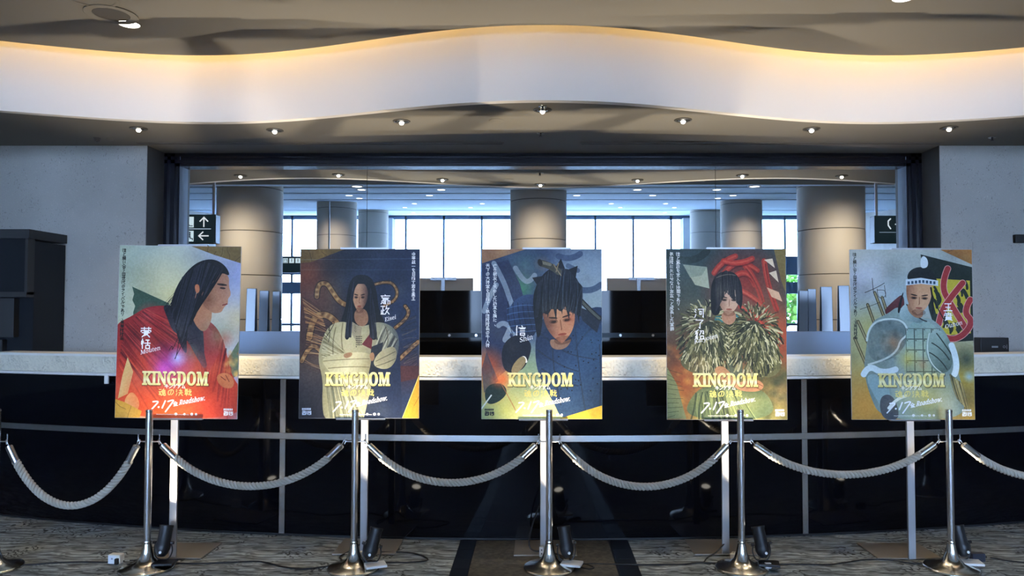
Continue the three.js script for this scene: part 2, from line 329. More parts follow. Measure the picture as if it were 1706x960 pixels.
for (const x of XS.slice(1, 3)) { mesh('vertical_band', arc(x - 0.019, x + 0.019, 0.006, -0.02, 0.02, 0.648, 2), M.steel, counter); mesh('vertical_band', arc(x - 0.019, x + 0.019, 0.006, -0.02, 0.692, 1.05, 2), M.steel, counter); }
mesh('carcass', arc(-4.03, 4.2, -0.022, -0.2, 0.0, 1.05, 60), M.black, counter);
const top = thing('counter_ledge', 'milky white stone ledge running along the top of the black counter', 'ledge');
mesh('stone_face', arc(-4.03, 4.2, 0.02, -0.2, 1.076, 1.19, 60), M.ledge, top);
mesh('upper_trim', arc(-4.03, 4.2, 0.026, -0.203, 1.19, 1.207, 60), M.ledgeTrim, top);
mesh('lower_trim', arc(-4.03, 4.2, 0.024, -0.2, 1.056, 1.073, 60), M.ledgeTrim, top);

// ---------------------------------------------------------------- behind the counter, below the mirror
const dark = thing('back_cabinet', 'low black glossy cabinet centred under the mirror with a thin steel strip', 'cabinet');
mesh('cabinet_body', span(-1.62, 1.7, 0, 1.69, -6.5, -6.36), M.blackGloss, dark);
mesh('metal_strip', span(-1.6, 1.68, 1.285, 1.325, -6.361, -6.356), std({ color: rgb(0.025, 0.03, 0.034), roughness: 0.3, metalness: 0.8 }), dark);
for (const x of [-0.75, -0.52, 0.72, 1.0]) mesh('screw_cap', new THREE.CylinderGeometry(0.012, 0.012, 0.006, 12).rotateX(Math.PI / 2).translate(x, 1.305, -6.355), M.steel, dark);
for (const [x0, x1] of [[-3.12, -1.63], [1.71, 3.23]]) {
  const b = mesh('back_screen', span(x0, x1, 0, 1.336, -6.528, -6.4), M.bluePanel);
  tag(b, x0 < 0 ? 'low blue-grey screen under the mirror between the first two posters' : 'low blue-grey screen under the mirror between the last two posters', 'screen');
}
[[-2.517, 0.08, 1.72, 0], [-2.405, 0.075, 1.7, 0], [-2.296, 0.062, 1.695, 0], [2.345, 0.075, 1.70, 0.03], [2.425, 0.068, 1.715, 0.012], [2.555, 0.094, 1.735, 0.008], [2.71, 0.09, 1.745, 0.004]].forEach(([x, w, h, lean], i) => {
  const n = ['leftmost', 'middle', 'rightmost', 'leaning leftmost', 'second', 'third', 'rightmost'][i];
  const b = mesh('upright_slat', new RoundedBoxGeometry(w, h - 1.336, 0.012, 2, 0.004).translate(0, (h - 1.336) / 2, 0), M.paleBlue);
  b.position.set(x, 1.33, -6.496); b.rotation.set(-0.055, [0.15, 0.17, 0.19, -0.2, -0.185, -0.16, -0.15][i], -lean);
  tag(b, i < 3 ? `${n} of the three pale blue upright slats left of the second poster` : `${n} of the four pale blue upright slats before the last poster`, 'slat');
});

// tall dark machine standing behind the counter at the left
const kiosk = thing('ticket_machine', 'tall dark grey machine with stepped front against the left wall', 'machine', [-3.93, 0, -5.92]);
mesh('cabinet', span(-1.3, 0, 0, 2.06, -0.225, 0.15), M.kiosk, kiosk);
mesh('top_cap', span(-1.32, 0.012, 2.075, 2.145, -0.225, 0.235), M.kioskEdge, kiosk);
mesh('upper_door', [span(-1.3, -0.02, 1.66, 2.074, 0.15, 0.225)], M.kiosk, kiosk);
mesh('upper_edge', [span(-0.02, 0.0, 1.64, 2.074, 0.15, 0.23), span(-1.3, 0, 1.62, 1.66, 0.15, 0.235)], M.kioskEdge, kiosk);
mesh('middle_door', span(-1.3, -0.11, 1.31, 1.61, 0.15, 0.21), M.kioskEdge, kiosk);
mesh('lower_door', span(-1.3, -0.2, 0.9, 1.29, 0.15, 0.2), M.kioskEdge, kiosk);

// small black device on the ledge at the right and a call button on the wall
const dev = thing('control_box', 'small black control box standing behind the ledge at the right wall', 'box', [3.75, 1.05, -6.1]);
mesh('housing', box(0.235, 0.245, 0.09, 0, 0.1225, 0, 0.006), M.black, dev);
mesh('name_plate', box(0.05, 0.014, 0.003, 0.0, 0.17, 0.046), M.aluminium, dev);
mesh('switch', new THREE.TorusGeometry(0.009, 0.002, 8, 20).translate(0.075, 0.17, 0.047), M.aluminium, dev);
mesh('indicator', box(0.006, 0.034, 0.003, 0.097, 0.17, 0.046), M.aluminium, dev);
const call = thing('call_button', 'tiny ring button with a red strip on the wall beside the control box', 'button', [3.585, 1.27, -6.148]);
mesh('ring', new THREE.TorusGeometry(0.012, 0.004, 8, 20).translate(0, 0.012, 0.004), M.black, call);
mesh('red_strip', box(0.05, 0.012, 0.006, 0, -0.018, 0.002), M.red, call);
tag(mesh('sensor_box', box(0.12, 0.07, 0.04, 4.035, 2.115, -6.13, 0.006), M.black), 'small black sensor box on the right wall above the groove', 'sensor');
tag(mesh('plastic_clip', box(0.028, 0.06, 0.014, -3.02, 1.03, -5.205, 0.003), M.white), 'small white clip hanging under the ledge beside the red-robed poster', 'clip');

// ---------------------------------------------------------------- things of the hall (seen in the mirror)
function columnAt(x, z, h, label) {
  const t = thing('round_column', label, 'column', [x, 0, z], 0, 'round columns of the hall');
  const step = 0.757; let y = 0;
  for (let k = 0; y < h; k++) {
    const y1 = Math.min(h, k === 0 ? 0.627 : y + step);
    mesh('drum', cyl(0.55, 0.55, y1 - y - 0.014, 0, (y + y1) / 2, 0, 64), M.column, t); y = y1;
  }
  mesh('core', cyl(0.538, 0.538, h, 0, h / 2, 0, 48), M.joint, t);
  return t;
}
columnAt(-5.06, -0.06, 3.8, 'round beige column reflected at the left of the mirror');
columnAt(0.035, 1.34, 4.0, 'round beige column reflected in the middle of the mirror');
columnAt(5.06, -0.4, 3.8, 'round beige column reflected at the right of the mirror');
columnAt(-5.65, 7.76, 4.7, 'round beige column reflected behind the left near column');
columnAt(5.55, 6.9, 4.6, 'round beige column reflected behind the right near column');
columnAt(-6.05, 14.2, 5.3, 'round beige column reflected nearest the left windows');
columnAt(6.2, 14.0, 5.3, 'round beige column reflected nearest the right windows');
for (const [x, z, h] of [[-5.06, -0.06, 3.4], [0.035, 1.34, 3.65], [5.06, -0.4, 3.35], [-5.65, 7.76, 4.4], [5.55, 6.9, 4.3]]) {
  const s = new THREE.SpotLight(WARM, LAMP.column, 0, 0.95, 1, 2); s.name = 'column_spot';
  s.position.set(x * 0.97, h - 0.05, z - 1.9); s.target.position.set(x, 1.5, z - 0.35); s.castShadow = true; scene.add(s, s.target);
}
// window wall at the far end
const glz = (i) => -5.52 + 1.6 * i;
for (let i = -4; i < 11; i++) {
  const x0 = glz(i), x1 = glz(i + 1), side = i < 0 || i > 6, w = new THREE.Group();
  w.name = numbered('window'); w.userData = { kind: 'structure' }; scene.add(w);
  mesh('pane', span(x0 + 0.04, x1 - 0.04, 0.1, 5.5, 18.09, 18.1), M.glass, w);
  mesh('mullion', span(x0 - 0.04, x0 + 0.04, 0, 5.6, 18, 18.2), M.mullion, w);
  mesh('transom', [span(x0, x1, 5.44, 5.6, 18, 18.2), span(x0, x1, 0, 0.1, 18, 18.2)], M.mullion, w);
  if (side) { mesh('spandrel', span(x0, x1, 3.1, 3.87, 17.95, 18.25), M.mullion, w); mesh('lintel', span(x0, x1, 2.3, 2.78, 17.95, 18.25), M.mullion, w); mesh('door_post', span((x0 + x1) / 2 - 0.25, (x0 + x1) / 2 + 0.25, 0, 2.3, 17.95, 18.25), M.mullion, w); mesh('rail', span(x0, x1, 0.95, 1.05, 17.95, 18.1), M.mullion, w); }
}
struct('wall_window', [span(-13.3, -11.96, 0, 6, 18, 18.3), span(12.12, 13.3, 0, 6, 18, 18.3), span(-13.3, 13.3, 5.58, 6.1, 18, 18.3)], M.pilaster);
for (const [x, s] of [[-6.3, 'left'], [6.4, 'right']]) tag(mesh('pilaster', span(x - 0.35, x + 0.35, 0, 5.4, 17.3, 17.95), M.pilaster), `flat pale pilaster reflected beside the ${s} end of the bright windows`, 'pilaster');
// ground and trees outside
struct('ground', span(-60, 60, -0.3, -0.1, 18.5, 120), M.pavement);
{
  const g = new THREE.IcosahedronGeometry(0.16, 0); const leaves = new THREE.InstancedMesh(g, M.leaf, 2600); const m = new THREE.Matrix4(), q = new THREE.Quaternion(), e = new THREE.Euler();
  const c = new THREE.Color();
  for (let i = 0; i < 2600; i++) {
    const k = i % 5, cx = 10.5 + k * 2.1, cz = 24 + (k % 2) * 2.5, a = rnd() * 6.283, r = Math.cbrt(rnd()) * 2.1, b = Math.acos(2 * rnd() - 1);
    e.set(rnd() * 6, rnd() * 6, rnd() * 6); q.setFromEuler(e); const s = 0.6 + rnd();
    m.compose(V(cx + r * Math.sin(b) * Math.cos(a), 2.3 + r * 0.95 * Math.cos(b), cz + r * Math.sin(b) * Math.sin(a)), q, V(s, s * 0.5, s)); leaves.setMatrixAt(i, m);
    c.setRGB(0.7 + rnd() * 0.6, 0.8 + rnd() * 0.5, 0.5 + rnd() * 0.4); leaves.setColorAt(i, c);
  }
  leaves.name = 'foliage'; leaves.userData = { kind: 'stuff', label: 'green tree foliage outside the far windows', category: 'foliage' }; scene.add(leaves);
  struct('ground_trunks', [0, 1, 2, 3, 4].map((k) => cyl(0.12, 0.16, 1.6, 10.5 + k * 2.1, 0.7, 24 + (k % 2) * 2.5, 10)), M.bark);
}
// ceiling lamps of the hall
{
  const proto = thing('ceiling_lamp', 'small round white ceiling lamp of the hall reflected in the mirror', 'ceiling lamp', [0, 0, 0], 0, 'hall ceiling lamps seen in the mirror');
  mesh('trim_ring', new THREE.TorusGeometry(0.085, 0.012, 8, 24).rotateX(Math.PI / 2), M.white, proto);
  mesh('diffuser', cyl(0.08, 0.08, 0.01, 0, 0.002, 0, 20), M.hallLamp, proto);
  const slope = (z) => { for (let i = 0; i < RISE.length - 1; i++) if (z <= RISE[i + 1][0]) { const [a, h] = RISE[i], [b, k] = RISE[i + 1]; return h + ((k - h) * (z - a)) / (b - a); } return 5.6; };
  let first = true;
  for (const [z, xs] of [[-1.6, [-6.2, -2.8, 3.4, 6.3]], [0.8, [-3.3, -1.8, 1.9, 3.4]], [3.4, [-4.2, -2.4, 0.9, 2.6, 4.4]], [5.2, [-4.4, 4.5]], [8.6, [-3.6, -1.6, 2.2, 3.8]], [11.5, [-4.4, -2.2, 2.8, 4.6]], [15.6, [-4.8, 5]]])
    for (const x of xs) { const p = [x, slope(z) - 0.012, z]; if (first) { proto.position.set(...p); first = false; } else place(proto, p, 0, proto.userData.label); }
}
// hanging signs, lit pictograms on dark boards; they face the mirror
function signTex(w, h, draw) { const c = document.createElement('canvas'); c.width = w; c.height = h; const x = c.getContext('2d'); x.fillStyle = '#16262b'; x.fillRect(0, 0, w, h); draw(x); const t = new THREE.CanvasTexture(c); t.colorSpace = THREE.SRGBColorSpace; return t; }
const arrow = (x, cx, cy, s, a) => { x.save(); x.translate(cx, cy); x.rotate(a); x.strokeStyle = '#fff'; x.lineWidth = s * 0.13; x.beginPath(); x.moveTo(0, s * 0.5); x.lineTo(0, -s * 0.45); x.moveTo(-s * 0.42, -s * 0.05); x.lineTo(0, -s * 0.48); x.lineTo(s * 0.42, -s * 0.05); x.stroke(); x.restore(); };
const picto = (x, px, py, s, kind) => {
  x.fillStyle = '#e8fbff'; x.fillRect(px, py, s, s); x.strokeStyle = x.fillStyle = '#123'; x.lineWidth = s * 0.07;
  const man = (mx, my, k) => { x.beginPath(); x.arc(mx, my, k * 0.07, 0, 7); x.fill(); x.fillRect(mx - k * 0.06, my + k * 0.08, k * 0.12, k * 0.24); x.fillRect(mx - k * 0.05, my + k * 0.3, k * 0.04, k * 0.2); x.fillRect(mx + k * 0.01, my + k * 0.3, k * 0.04, k * 0.2); };
  if (kind === 'escalator') { x.beginPath(); x.moveTo(px + s * 0.1, py + s * 0.85); x.lineTo(px + s * 0.35, py + s * 0.85); x.lineTo(px + s * 0.75, py + s * 0.42); x.lineTo(px + s * 0.92, py + s * 0.42); x.stroke(); man(px + s * 0.5, py + s * 0.2, s); }
  if (kind === 'stairs') { x.beginPath(); x.moveTo(px + s * 0.1, py + s * 0.9); for (let i = 0; i < 4; i++) { x.lineTo(px + s * (0.1 + i * 0.2), py + s * (0.72 - i * 0.16)); x.lineTo(px + s * (0.3 + i * 0.2), py + s * (0.72 - i * 0.16)); } x.stroke(); man(px + s * 0.35, py + s * 0.15, s); man(px + s * 0.7, py + s * 0.1, s * 0.7); }
  if (kind === 'man') man(px + s * 0.5, py + s * 0.2, s * 1.2);
  if (kind === 'lift') { man(px + s * 0.3, py + s * 0.3, s * 0.8); man(px + s * 0.65, py + s * 0.3, s * 0.8); x.strokeRect(px + s * 0.12, py + s * 0.2, s * 0.76, s * 0.7); }
};
function hangSign(name, label, w, h, x, y, z, tex) {
  const t = thing(name, label, 'sign', [x, y, z]);
  mesh('sign_box', box(w, h, 0.14, 0, h / 2, 0, 0.006), M.signBody, t);
  mesh('sign_face', new THREE.PlaneGeometry(w - 0.01, h - 0.01).rotateY(Math.PI).translate(0, h / 2, -0.071), std({ color: rgb(0.1, 0.1, 0.1), map: tex, emissiveMap: tex, emissive: rgb(1, 1, 1), emissiveIntensity: 0.8, roughness: 0.4 }), t);
  for (const s of [-1, 1]) mesh('hanger', cyl(0.018, 0.018, 1.3, s * (w / 2 - 0.06), h + 0.65, 0, 10), M.aluminium, t);
  return t;
}
hangSign('hanging_sign', 'dark hanging sign with lit escalator symbols and arrows at the mirror\'s left edge', 1.5, 0.39, -5.08, 2.435, -3.06, signTex(768, 200, (x) => {
  arrow(x, 80, 52, 70, 0); picto(x, 150, 14, 76, 'escalator'); picto(x, 245, 14, 76, 'stairs'); x.fillStyle = '#cde'; x.fillRect(30, 98, 700, 5);
  arrow(x, 80, 150, 70, Math.PI / 2); picto(x, 150, 114, 76, 'stairs'); x.fillStyle = '#e8fbff'; x.font = 'bold 60px sans-serif'; x.fillText('1F', 240, 160); x.font = 'bold 26px sans-serif'; x.fillText('1F', 242, 190);
}));
hangSign('hanging_sign', 'dark hanging sign with white kana at the mirror\'s right edge', 1.6, 0.37, 5.36, 2.44, -3.06, signTex(768, 178, (x) => {
  strokeText(x, 'ター)', 500, 20, 76, '#f4fbff', 0.12); x.fillStyle = '#9ab'; x.fillRect(20, 108, 720, 4);
}));
hangSign('hanging_sign', 'dark sign with two rows of small lit pictograms reflected beside the left column', 1.5, 0.36, -5.5, 2.42, 4.0, signTex(768, 184, (x) => {
  for (let i = 0; i < 9; i++) picto(x, 60 + i * 74, 12, 58, i % 3 ? 'man' : 'lift'); picto(x, 60, 100, 70, 'lift'); strokeText(x, 'バス', 160, 100, 60, '#fff', 0.13); x.fillStyle = '#fff'; x.font = '30px sans-serif'; x.fillText('Bus', 300, 150);
}));

// ---------------------------------------------------------------- poster prints (100 x 141.5 units), plain generic costumed figures in colours of the display
const PU = 8;
function sheet(seedNo, art) {
  seed = seedNo; const c = document.createElement('canvas'); c.width = 100 * PU; c.height = 141.5 * PU; const x = c.getContext('2d'); x.scale(PU, PU); x.lineCap = 'round'; x.lineJoin = 'round';
  art(x);
  clouds(x, 46, 0, 0, 100, 141, 15, ['255,226,160', '20,22,40', '30,26,20', '200,210,220'], 0.1);
  const im = x.getImageData(0, 0, c.width, c.height), d = im.data;
  for (let i = 0, n = 0; i < d.length; i += 4, n++) { const k = (hash(n % c.width, (n / c.width) | 0, seedNo) - 0.5) * 14 + (vnoise((n % c.width) / 9, ((n / c.width) | 0) / 9, 4096, seedNo) - 0.5) * 12; for (let c = 0; c < 3; c++) { const q = Math.min(1, Math.max(0, (d[i + c] + k) / 255)); d[i + c] = 255 * (0.55 * q + 0.45 * q * q * (3 - 2 * q)); } }
  x.putImageData(im, 0, 0);
  const t = new THREE.CanvasTexture(c); t.colorSpace = THREE.SRGBColorSpace; t.anisotropy = 8; return t;
}
const nums = (s) => s.trim().split(/\s+/).map(Number);
function path(x, s, closed, smooth = true) {
  const a = nums(s), p = []; for (let i = 0; i < a.length; i += 2) p.push([a[i], a[i + 1]]);
  x.beginPath();
  if (!smooth) { p.forEach((q, i) => (i ? x.lineTo(...q) : x.moveTo(...q))); if (closed) x.closePath(); return; }
  const n = p.length, mid = (q, r) => [(q[0] + r[0]) / 2, (q[1] + r[1]) / 2];
  if (closed) { x.moveTo(...mid(p[n - 1], p[0])); for (let i = 0; i < n; i++) x.quadraticCurveTo(...p[i], ...mid(p[i], p[(i + 1) % n])); x.closePath(); }
  else { x.moveTo(...p[0]); for (let i = 1; i < n - 1; i++) x.quadraticCurveTo(...p[i], ...(i === n - 2 ? p[i + 1] : mid(p[i], p[i + 1]))); if (n === 2) x.lineTo(...p[1]); }
}
const fillS = (x, col, s) => { path(x, s, true); x.fillStyle = col; x.fill(); };           // smooth patch
const fillP = (x, col, s) => { path(x, s, true, false); x.fillStyle = col; x.fill(); };    // straight-edged patch
const line = (x, col, w, s) => { path(x, s, false); x.strokeStyle = col; x.lineWidth = w; x.stroke(); };
function lin(x, x0, y0, x1, y1, ...stops) { const g = x.createLinearGradient(x0, y0, x1, y1); stops.forEach((s, i) => g.addColorStop(i / (stops.length - 1), s)); return g; }
function haze(x, cx, cy, r, col, a = 1) { const g = x.createRadialGradient(cx, cy, 0, cx, cy, r); g.addColorStop(0, `rgba(${col},${a})`); g.addColorStop(0.5, `rgba(${col},${a * 0.45})`); g.addColorStop(1, `rgba(${col},0)`); x.fillStyle = g; x.fillRect(cx - r, cy - r, 2 * r, 2 * r); }
function clouds(x, n, x0, y0, x1, y1, r, cols, a) { for (let i = 0; i < n; i++) haze(x, x0 + rnd() * (x1 - x0), y0 + rnd() * (y1 - y0), r * (0.5 + rnd()), cols[(rnd() * cols.length) | 0], a); }
function strands(x, n, s0, s1, cols, w) { const a = nums(s0), b = nums(s1), at = (p, t) => { const k = t * (p.length / 2 - 1), i = Math.min(p.length / 2 - 2, k | 0), f = k - i; return [p[2 * i] * (1 - f) + p[2 * i + 2] * f, p[2 * i + 1] * (1 - f) + p[2 * i + 3] * f]; }; for (let i = 0; i < n; i++) { const t = rnd(), p = at(a, t), q = at(b, Math.min(1, Math.max(0, t + (rnd() - 0.5) * 0.14))); x.strokeStyle = cols[(rnd() * cols.length) | 0]; x.lineWidth = w * (0.5 + rnd()); x.beginPath(); x.moveTo(...p); x.quadraticCurveTo((p[0] + q[0]) / 2 + (rnd() - 0.5) * 5, (p[1] + q[1]) / 2 + (rnd() - 0.5) * 4, ...q); x.stroke(); } }
function cracked(x, s, base) { x.save(); path(x, s, true, false); x.clip(); x.fillStyle = base; x.fillRect(0, 0, 100, 142); clouds(x, 40, 0, 0, 100, 142, 12, ['90,70,30', '200,160,80', '120,90,40'], 0.25); x.strokeStyle = 'rgba(50,35,15,.55)'; x.lineWidth = 0.35; for (let i = 0; i < 46; i++) { let px = rnd() * 100, py = rnd() * 142, a = rnd() * 6.3; x.beginPath(); x.moveTo(px, py); for (let k = 0; k < 5; k++) { a += (rnd() - 0.5) * 1.2; px += Math.cos(a) * 5; py += Math.sin(a) * 5; x.lineTo(px, py); } x.stroke(); } x.restore(); }
function folds(x, n, s0, s1, dark, lite) { strands(x, n, s0, s1, dark, 1.1); strands(x, n, s0, s1, lite, 0.6); }
// plain face without a likeness: a shaded oval with brow, nose and mouth
function face(x, cx, cy, w, h, tilt, turn, skin, shade) {
  x.save(); x.translate(cx, cy); x.rotate(tilt); x.scale(w, h);
  x.beginPath(); x.moveTo(-1, -0.9); x.bezierCurveTo(-1.05, 0.1, -0.85, 0.55, -0.1 + turn * 0.3, 1.02); x.bezierCurveTo(0.85, 0.6, 1.05, 0.1, 1, -0.9); x.closePath();
  const g = x.createLinearGradient(-1, 0, 1, 0); g.addColorStop(0, turn > 0 ? shade : skin); g.addColorStop(0.45, skin); g.addColorStop(1, turn > 0 ? skin : shade); x.fillStyle = g; x.fill();
  x.fillStyle = 'rgba(60,35,25,.3)'; x.beginPath(); x.ellipse(turn * 0.25, 0.88, 0.55, 0.2, 0, 0, 7); x.fill();
  for (const s of [-1, 1]) { const ex = s * 0.42 + turn * 0.24; x.fillStyle = 'rgba(28,18,14,.9)'; x.beginPath(); x.ellipse(ex, -0.17, 0.27, 0.04, -s * 0.14, 0, 7); x.fill(); x.fillStyle = 'rgba(40,25,20,.35)'; x.beginPath(); x.ellipse(ex, 0.0, 0.27, 0.1, 0, 0, 7); x.fill(); x.fillStyle = 'rgba(25,16,12,.92)'; x.beginPath(); x.ellipse(ex, 0.01, 0.17, 0.05, 0, 0, 7); x.fill(); }
  x.strokeStyle = 'rgba(90,50,35,.5)'; x.lineWidth = 0.07; x.beginPath(); x.moveTo(turn * 0.28, -0.02); x.lineTo(turn * 0.4, 0.34); x.lineTo(turn * 0.2, 0.4); x.stroke();
  x.fillStyle = 'rgba(130,60,50,.75)'; x.beginPath(); x.ellipse(turn * 0.27, 0.62, 0.27, 0.055, 0, 0, 7); x.fill(); x.restore();
}
function title(x, dark) {
  x.save(); x.font = 'bold 14px serif'; x.translate(21.5, 114.2); const w = x.measureText('KINGDOM').width; x.scale(54.5 / w, 1.06);
  x.lineJoin = 'miter'; x.strokeStyle = 'rgba(40,30,10,.5)'; x.lineWidth = 1.6; x.strokeText('KINGDOM', 0.3, 0.4); const g = lin(x, 0, -10.4, 0, 0, '#ece2a4', '#d3c272', '#f3ebb4', '#dccd80'); x.fillStyle = g; x.strokeStyle = g; x.lineWidth = 0.8; x.fillText('KINGDOM', 0, 0); x.strokeText('KINGDOM', 0, 0); x.restore();
  strokeText(x, 'キングダム', 40.2, 113.9, 3.5, '#f2eedc', 0.15);
  strokeText(x, '魂の決戦', 35.6, 117.6, 6.3, '#d8c774', 0.11, false, 1.12);
  x.save(); x.strokeStyle = '#fff'; const st = (w2, s) => line(x, '#fff', w2, s);
  st(1.15, '31 128.2 36.5 127.2 32.6 131.5 28.6 136'); st(1.5, '35.6 132.6 35.8 132.5'); st(1.15, '41 127.4 39.8 130.4 38.6 133.2'); st(1.15, '43.2 127.9 49 125.6 45.6 130.4 41.4 136.2');
  x.translate(48.5, 131.6); x.rotate(-0.19); strokeText(x, '金', -0.4, -3.4, 3.8, '#fff', 0.16); x.font = 'italic bold 5.6px serif'; x.fillStyle = '#fff'; x.transform(1, 0, -0.25, 1, 0, 0); x.fillText('Roadshow.', 3.6, 0, 22); x.restore();
  // credit strip, too small to read in the photograph, and the block mark
  x.fillStyle = '#f0ece4'; for (let i = 0; i < 30; i++) x.fillRect(34 + i * 0.9, 138.1 + (i % 3) * 0.08, 0.6, 0.55); for (const [a, b] of [[50, 1.2], [57, 1], [63, 1.2], [66.5, 1]]) { x.beginPath(); x.arc(a, 138.1, b, 0, 7); x.fill(); }
}
function mark(x, left, col) {
  x.save(); x.translate(left, 133); x.fillStyle = col; for (let i = 0; i < 6; i++) { x.fillRect(i * 1.28, 0, 1.0, 1.7); x.clearRect; }
  x.strokeStyle = col; x.lineWidth = 1.0; x.lineCap = 'butt'; x.lineJoin = 'miter'; x.beginPath(); x.moveTo(0.2, 2.7); x.lineTo(2.2, 2.7); x.lineTo(2.2, 3.9); x.lineTo(0.6, 3.9); x.lineTo(0.6, 5.3); x.lineTo(2.7, 5.3); x.moveTo(3.4, 2.4); x.lineTo(3.4, 4.6); x.lineTo(2.9, 5.6); x.moveTo(4.9, 2.4); x.lineTo(4.9, 5.6); x.moveTo(6.2, 2.4); x.lineTo(6.2, 4.4); x.moveTo(7.3, 2.4); x.lineTo(7.3, 5.6); x.moveTo(6.2, 5); x.lineTo(6.2, 5.8); x.stroke(); x.restore();
}
const roman = (x, t, px, py, s) => { x.save(); x.translate(px, py); x.rotate(-0.25); x.font = `italic ${s}px serif`; x.fillStyle = '#fff'; x.fillText(t, 0, 0); x.restore(); };
const colText = (x, t, px, py, col, pitch = 3.62) => strokeText(x, t, px, py, pitch, col, 0.13, true);

const art = [
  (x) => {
    x.fillStyle = lin(x, 0, 0, 100, 0, '#a9b29c', '#b3bcb4', '#aeb4d0'); x.fillRect(0, 0, 100, 141.5);
    haze(x, 45, 40, 45, '222,205,140', 0.85); haze(x, 100, 60, 40, '214,196,150', 0.9); haze(x, 95, 25, 30, '170,180,225', 0.7); haze(x, 10, 95, 40, '214,190,130', 0.9);
    cracked(x, '56 -1 101 -1 101 14 78 7', '#7d6b45');
    fillP(x, '#475f50', '11 34 42 47.5 40 60 13 62 12.5 55 14 50 11.5 45 12.8 40');
    fillP(x, '#6d7a62', '101 76 88 98 92 112 101 104');
    fillS(x, lin(x, 0, 50, 0, 141, '#8e2f33', '#96332f', '#b5442c', '#c95a32'), '24 50 12 58 -4 66 -6 104 -2 142 104 142 104 118 96 108 92 96 88 78 80 64 66 57 44 49');
    haze(x, 26, 58, 13, '206,70,66', 0.65); haze(x, 14, 74, 12, '60,12,22', 0.5); haze(x, 40, 84, 16, '64,14,24', 0.55); haze(x, 88, 76, 9, '214,80,70', 0.6); haze(x, 74, 112, 14, '80,16,22', 0.5); haze(x, 22, 102, 14, '196,66,46', 0.5); folds(x, 26, '24 52 6 66 2 100', '60 70 46 110 30 141', ['rgba(70,15,25,.35)', 'rgba(50,10,20,.3)'], ['rgba(220,90,80,.28)', 'rgba(240,140,90,.2)']);
    folds(x, 18, '66 60 88 78 94 100', '70 100 80 120 92 141', ['rgba(70,15,25,.35)'], ['rgba(230,110,90,.3)']);
    fillP(x, '#c9ae77', '9 92 14 104 10 122 2 126 5 108'); fillS(x, '#d9b078', '6 128 14 118 22 132 12 140');
    fillS(x, lin(x, 0, 60, 0, 110, '#2a2a34', '#3e3a48', '#7a3a40'), '36 48 48 50 66 60 76 84 74 104 66 92 56 74 46 72 40 58');     // dark lapel
    fillP(x, '#a84040', '70 62 78 70 84 88 76 104 72 88');
    fillS(x, '#b07c5e', '60 36 76 46 78 60 72 72 64 66 58 50');                                                                   // neck
    fillS(x, lin(x, 62, 0, 92, 0, '#8a5b46', '#c39074'), '70 22 84 18 91 25 90.5 32 93 40 90 43 90.5 47 87 50 85 55 76 55 68 46 64 34'); // plain profile
    x.fillStyle = 'rgba(30,18,14,.85)'; x.beginPath(); x.ellipse(85, 31.5, 4.2, 0.9, 0.12, 0, 7); x.fill(); x.beginPath(); x.ellipse(85.6, 34.4, 2.4, 0.8, 0.1, 0, 7); x.fill(); line(x, 'rgba(120,50,45,.8)', 1, '86 48.4 89.6 47.4');
    haze(x, 74, 44, 9, '90,55,40', 0.5);
    fillS(x, '#15161d', '92 25 88 16 78 10 66 12 56 20 47 34 42 52 46 60 50 78 58 92 57 74 60 58 64 46 62 38 66 34 72 40 78 28 84 21');
    strands(x, 90, '86 20 70 12 52 26', '60 60 54 80 44 56', ['#0c0d13', '#2b2c36', '#1c1d27', '#353641'], 0.6); strands(x, 16, '72 30 66 40', '66 50 60 66', ['#14151c'], 0.7); strands(x, 10, '48 36 44 48', '38 46 40 58', ['rgba(20,20,28,.7)'], 0.4);
    fillS(x, '#b77655', '62 32 66 31 67 37 64 40');
    haze(x, 82, 74, 17, '150,170,130', 0.55); haze(x, 60, 88, 10, '90,150,120', 0.5);
    haze(x, 50, 141, 66, '222,96,48', 0.85); haze(x, 88, 136, 34, '190,60,50', 0.7); haze(x, 26, 118, 22, '210,90,60', 0.55); haze(x, 60, 112, 18, '190,80,50', 0.5);
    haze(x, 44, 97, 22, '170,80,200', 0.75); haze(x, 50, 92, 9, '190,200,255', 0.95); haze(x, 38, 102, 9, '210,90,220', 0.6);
    fillS(x, '#c0764e', '82 106 90 103 97 108 97 116 90 117 84 113'); line(x, '#7a3d2a', 0.6, '86 107 90 110'); line(x, '#7a3d2a', 0.6, '90 106 93 111');
    clouds(x, 16, 90, 86, 100, 106, 3, ['240,190,110', '200,120,70'], 0.6);
    cracked(x, '-1 126 8 129 22 136 20 142 -1 142', '#c9973f');
    line(x, 'rgba(25,22,30,.85)', 0.5, '43 86 46 80 45 88 52 70 49 92 47 94 56 76'); line(x, 'rgba(25,22,30,.8)', 0.45, '50 80 58 78 66 75'); line(x, 'rgba(25,22,30,.8)', 0.45, '54 84 60 72 57 82 62 80');
    colText(x, '信と競い合う同世代のライバルであり、楽華隊隊長', 2.3, 2.6, '#23251f', 3.3);
    strokeText(x, '蒙恬', 19.5, 67.4, 9.2, '#fff', 0.095, true, 1.04); roman(x, 'Mouten', 19.5, 90, 4.6);
    title(x); mark(x, 89, '#f6f2ee');
  },
  (x) => {
    x.fillStyle = lin(x, 0, 0, 100, 0, '#3a3130', '#26303f', '#243350'); x.fillRect(0, 0, 100, 141.5);
    haze(x, 6, 22, 34, '150,84,50', 0.7); haze(x, 8, 50, 36, '92,56,44', 0.8); haze(x, 10, 80, 40, '80,58,48', 0.7); haze(x, 94, 100, 26, '110,50,44', 0.5); haze(x, 60, 10, 50, '34,48,76', 0.8); haze(x, 90, 60, 40, '36,52,84', 0.8);
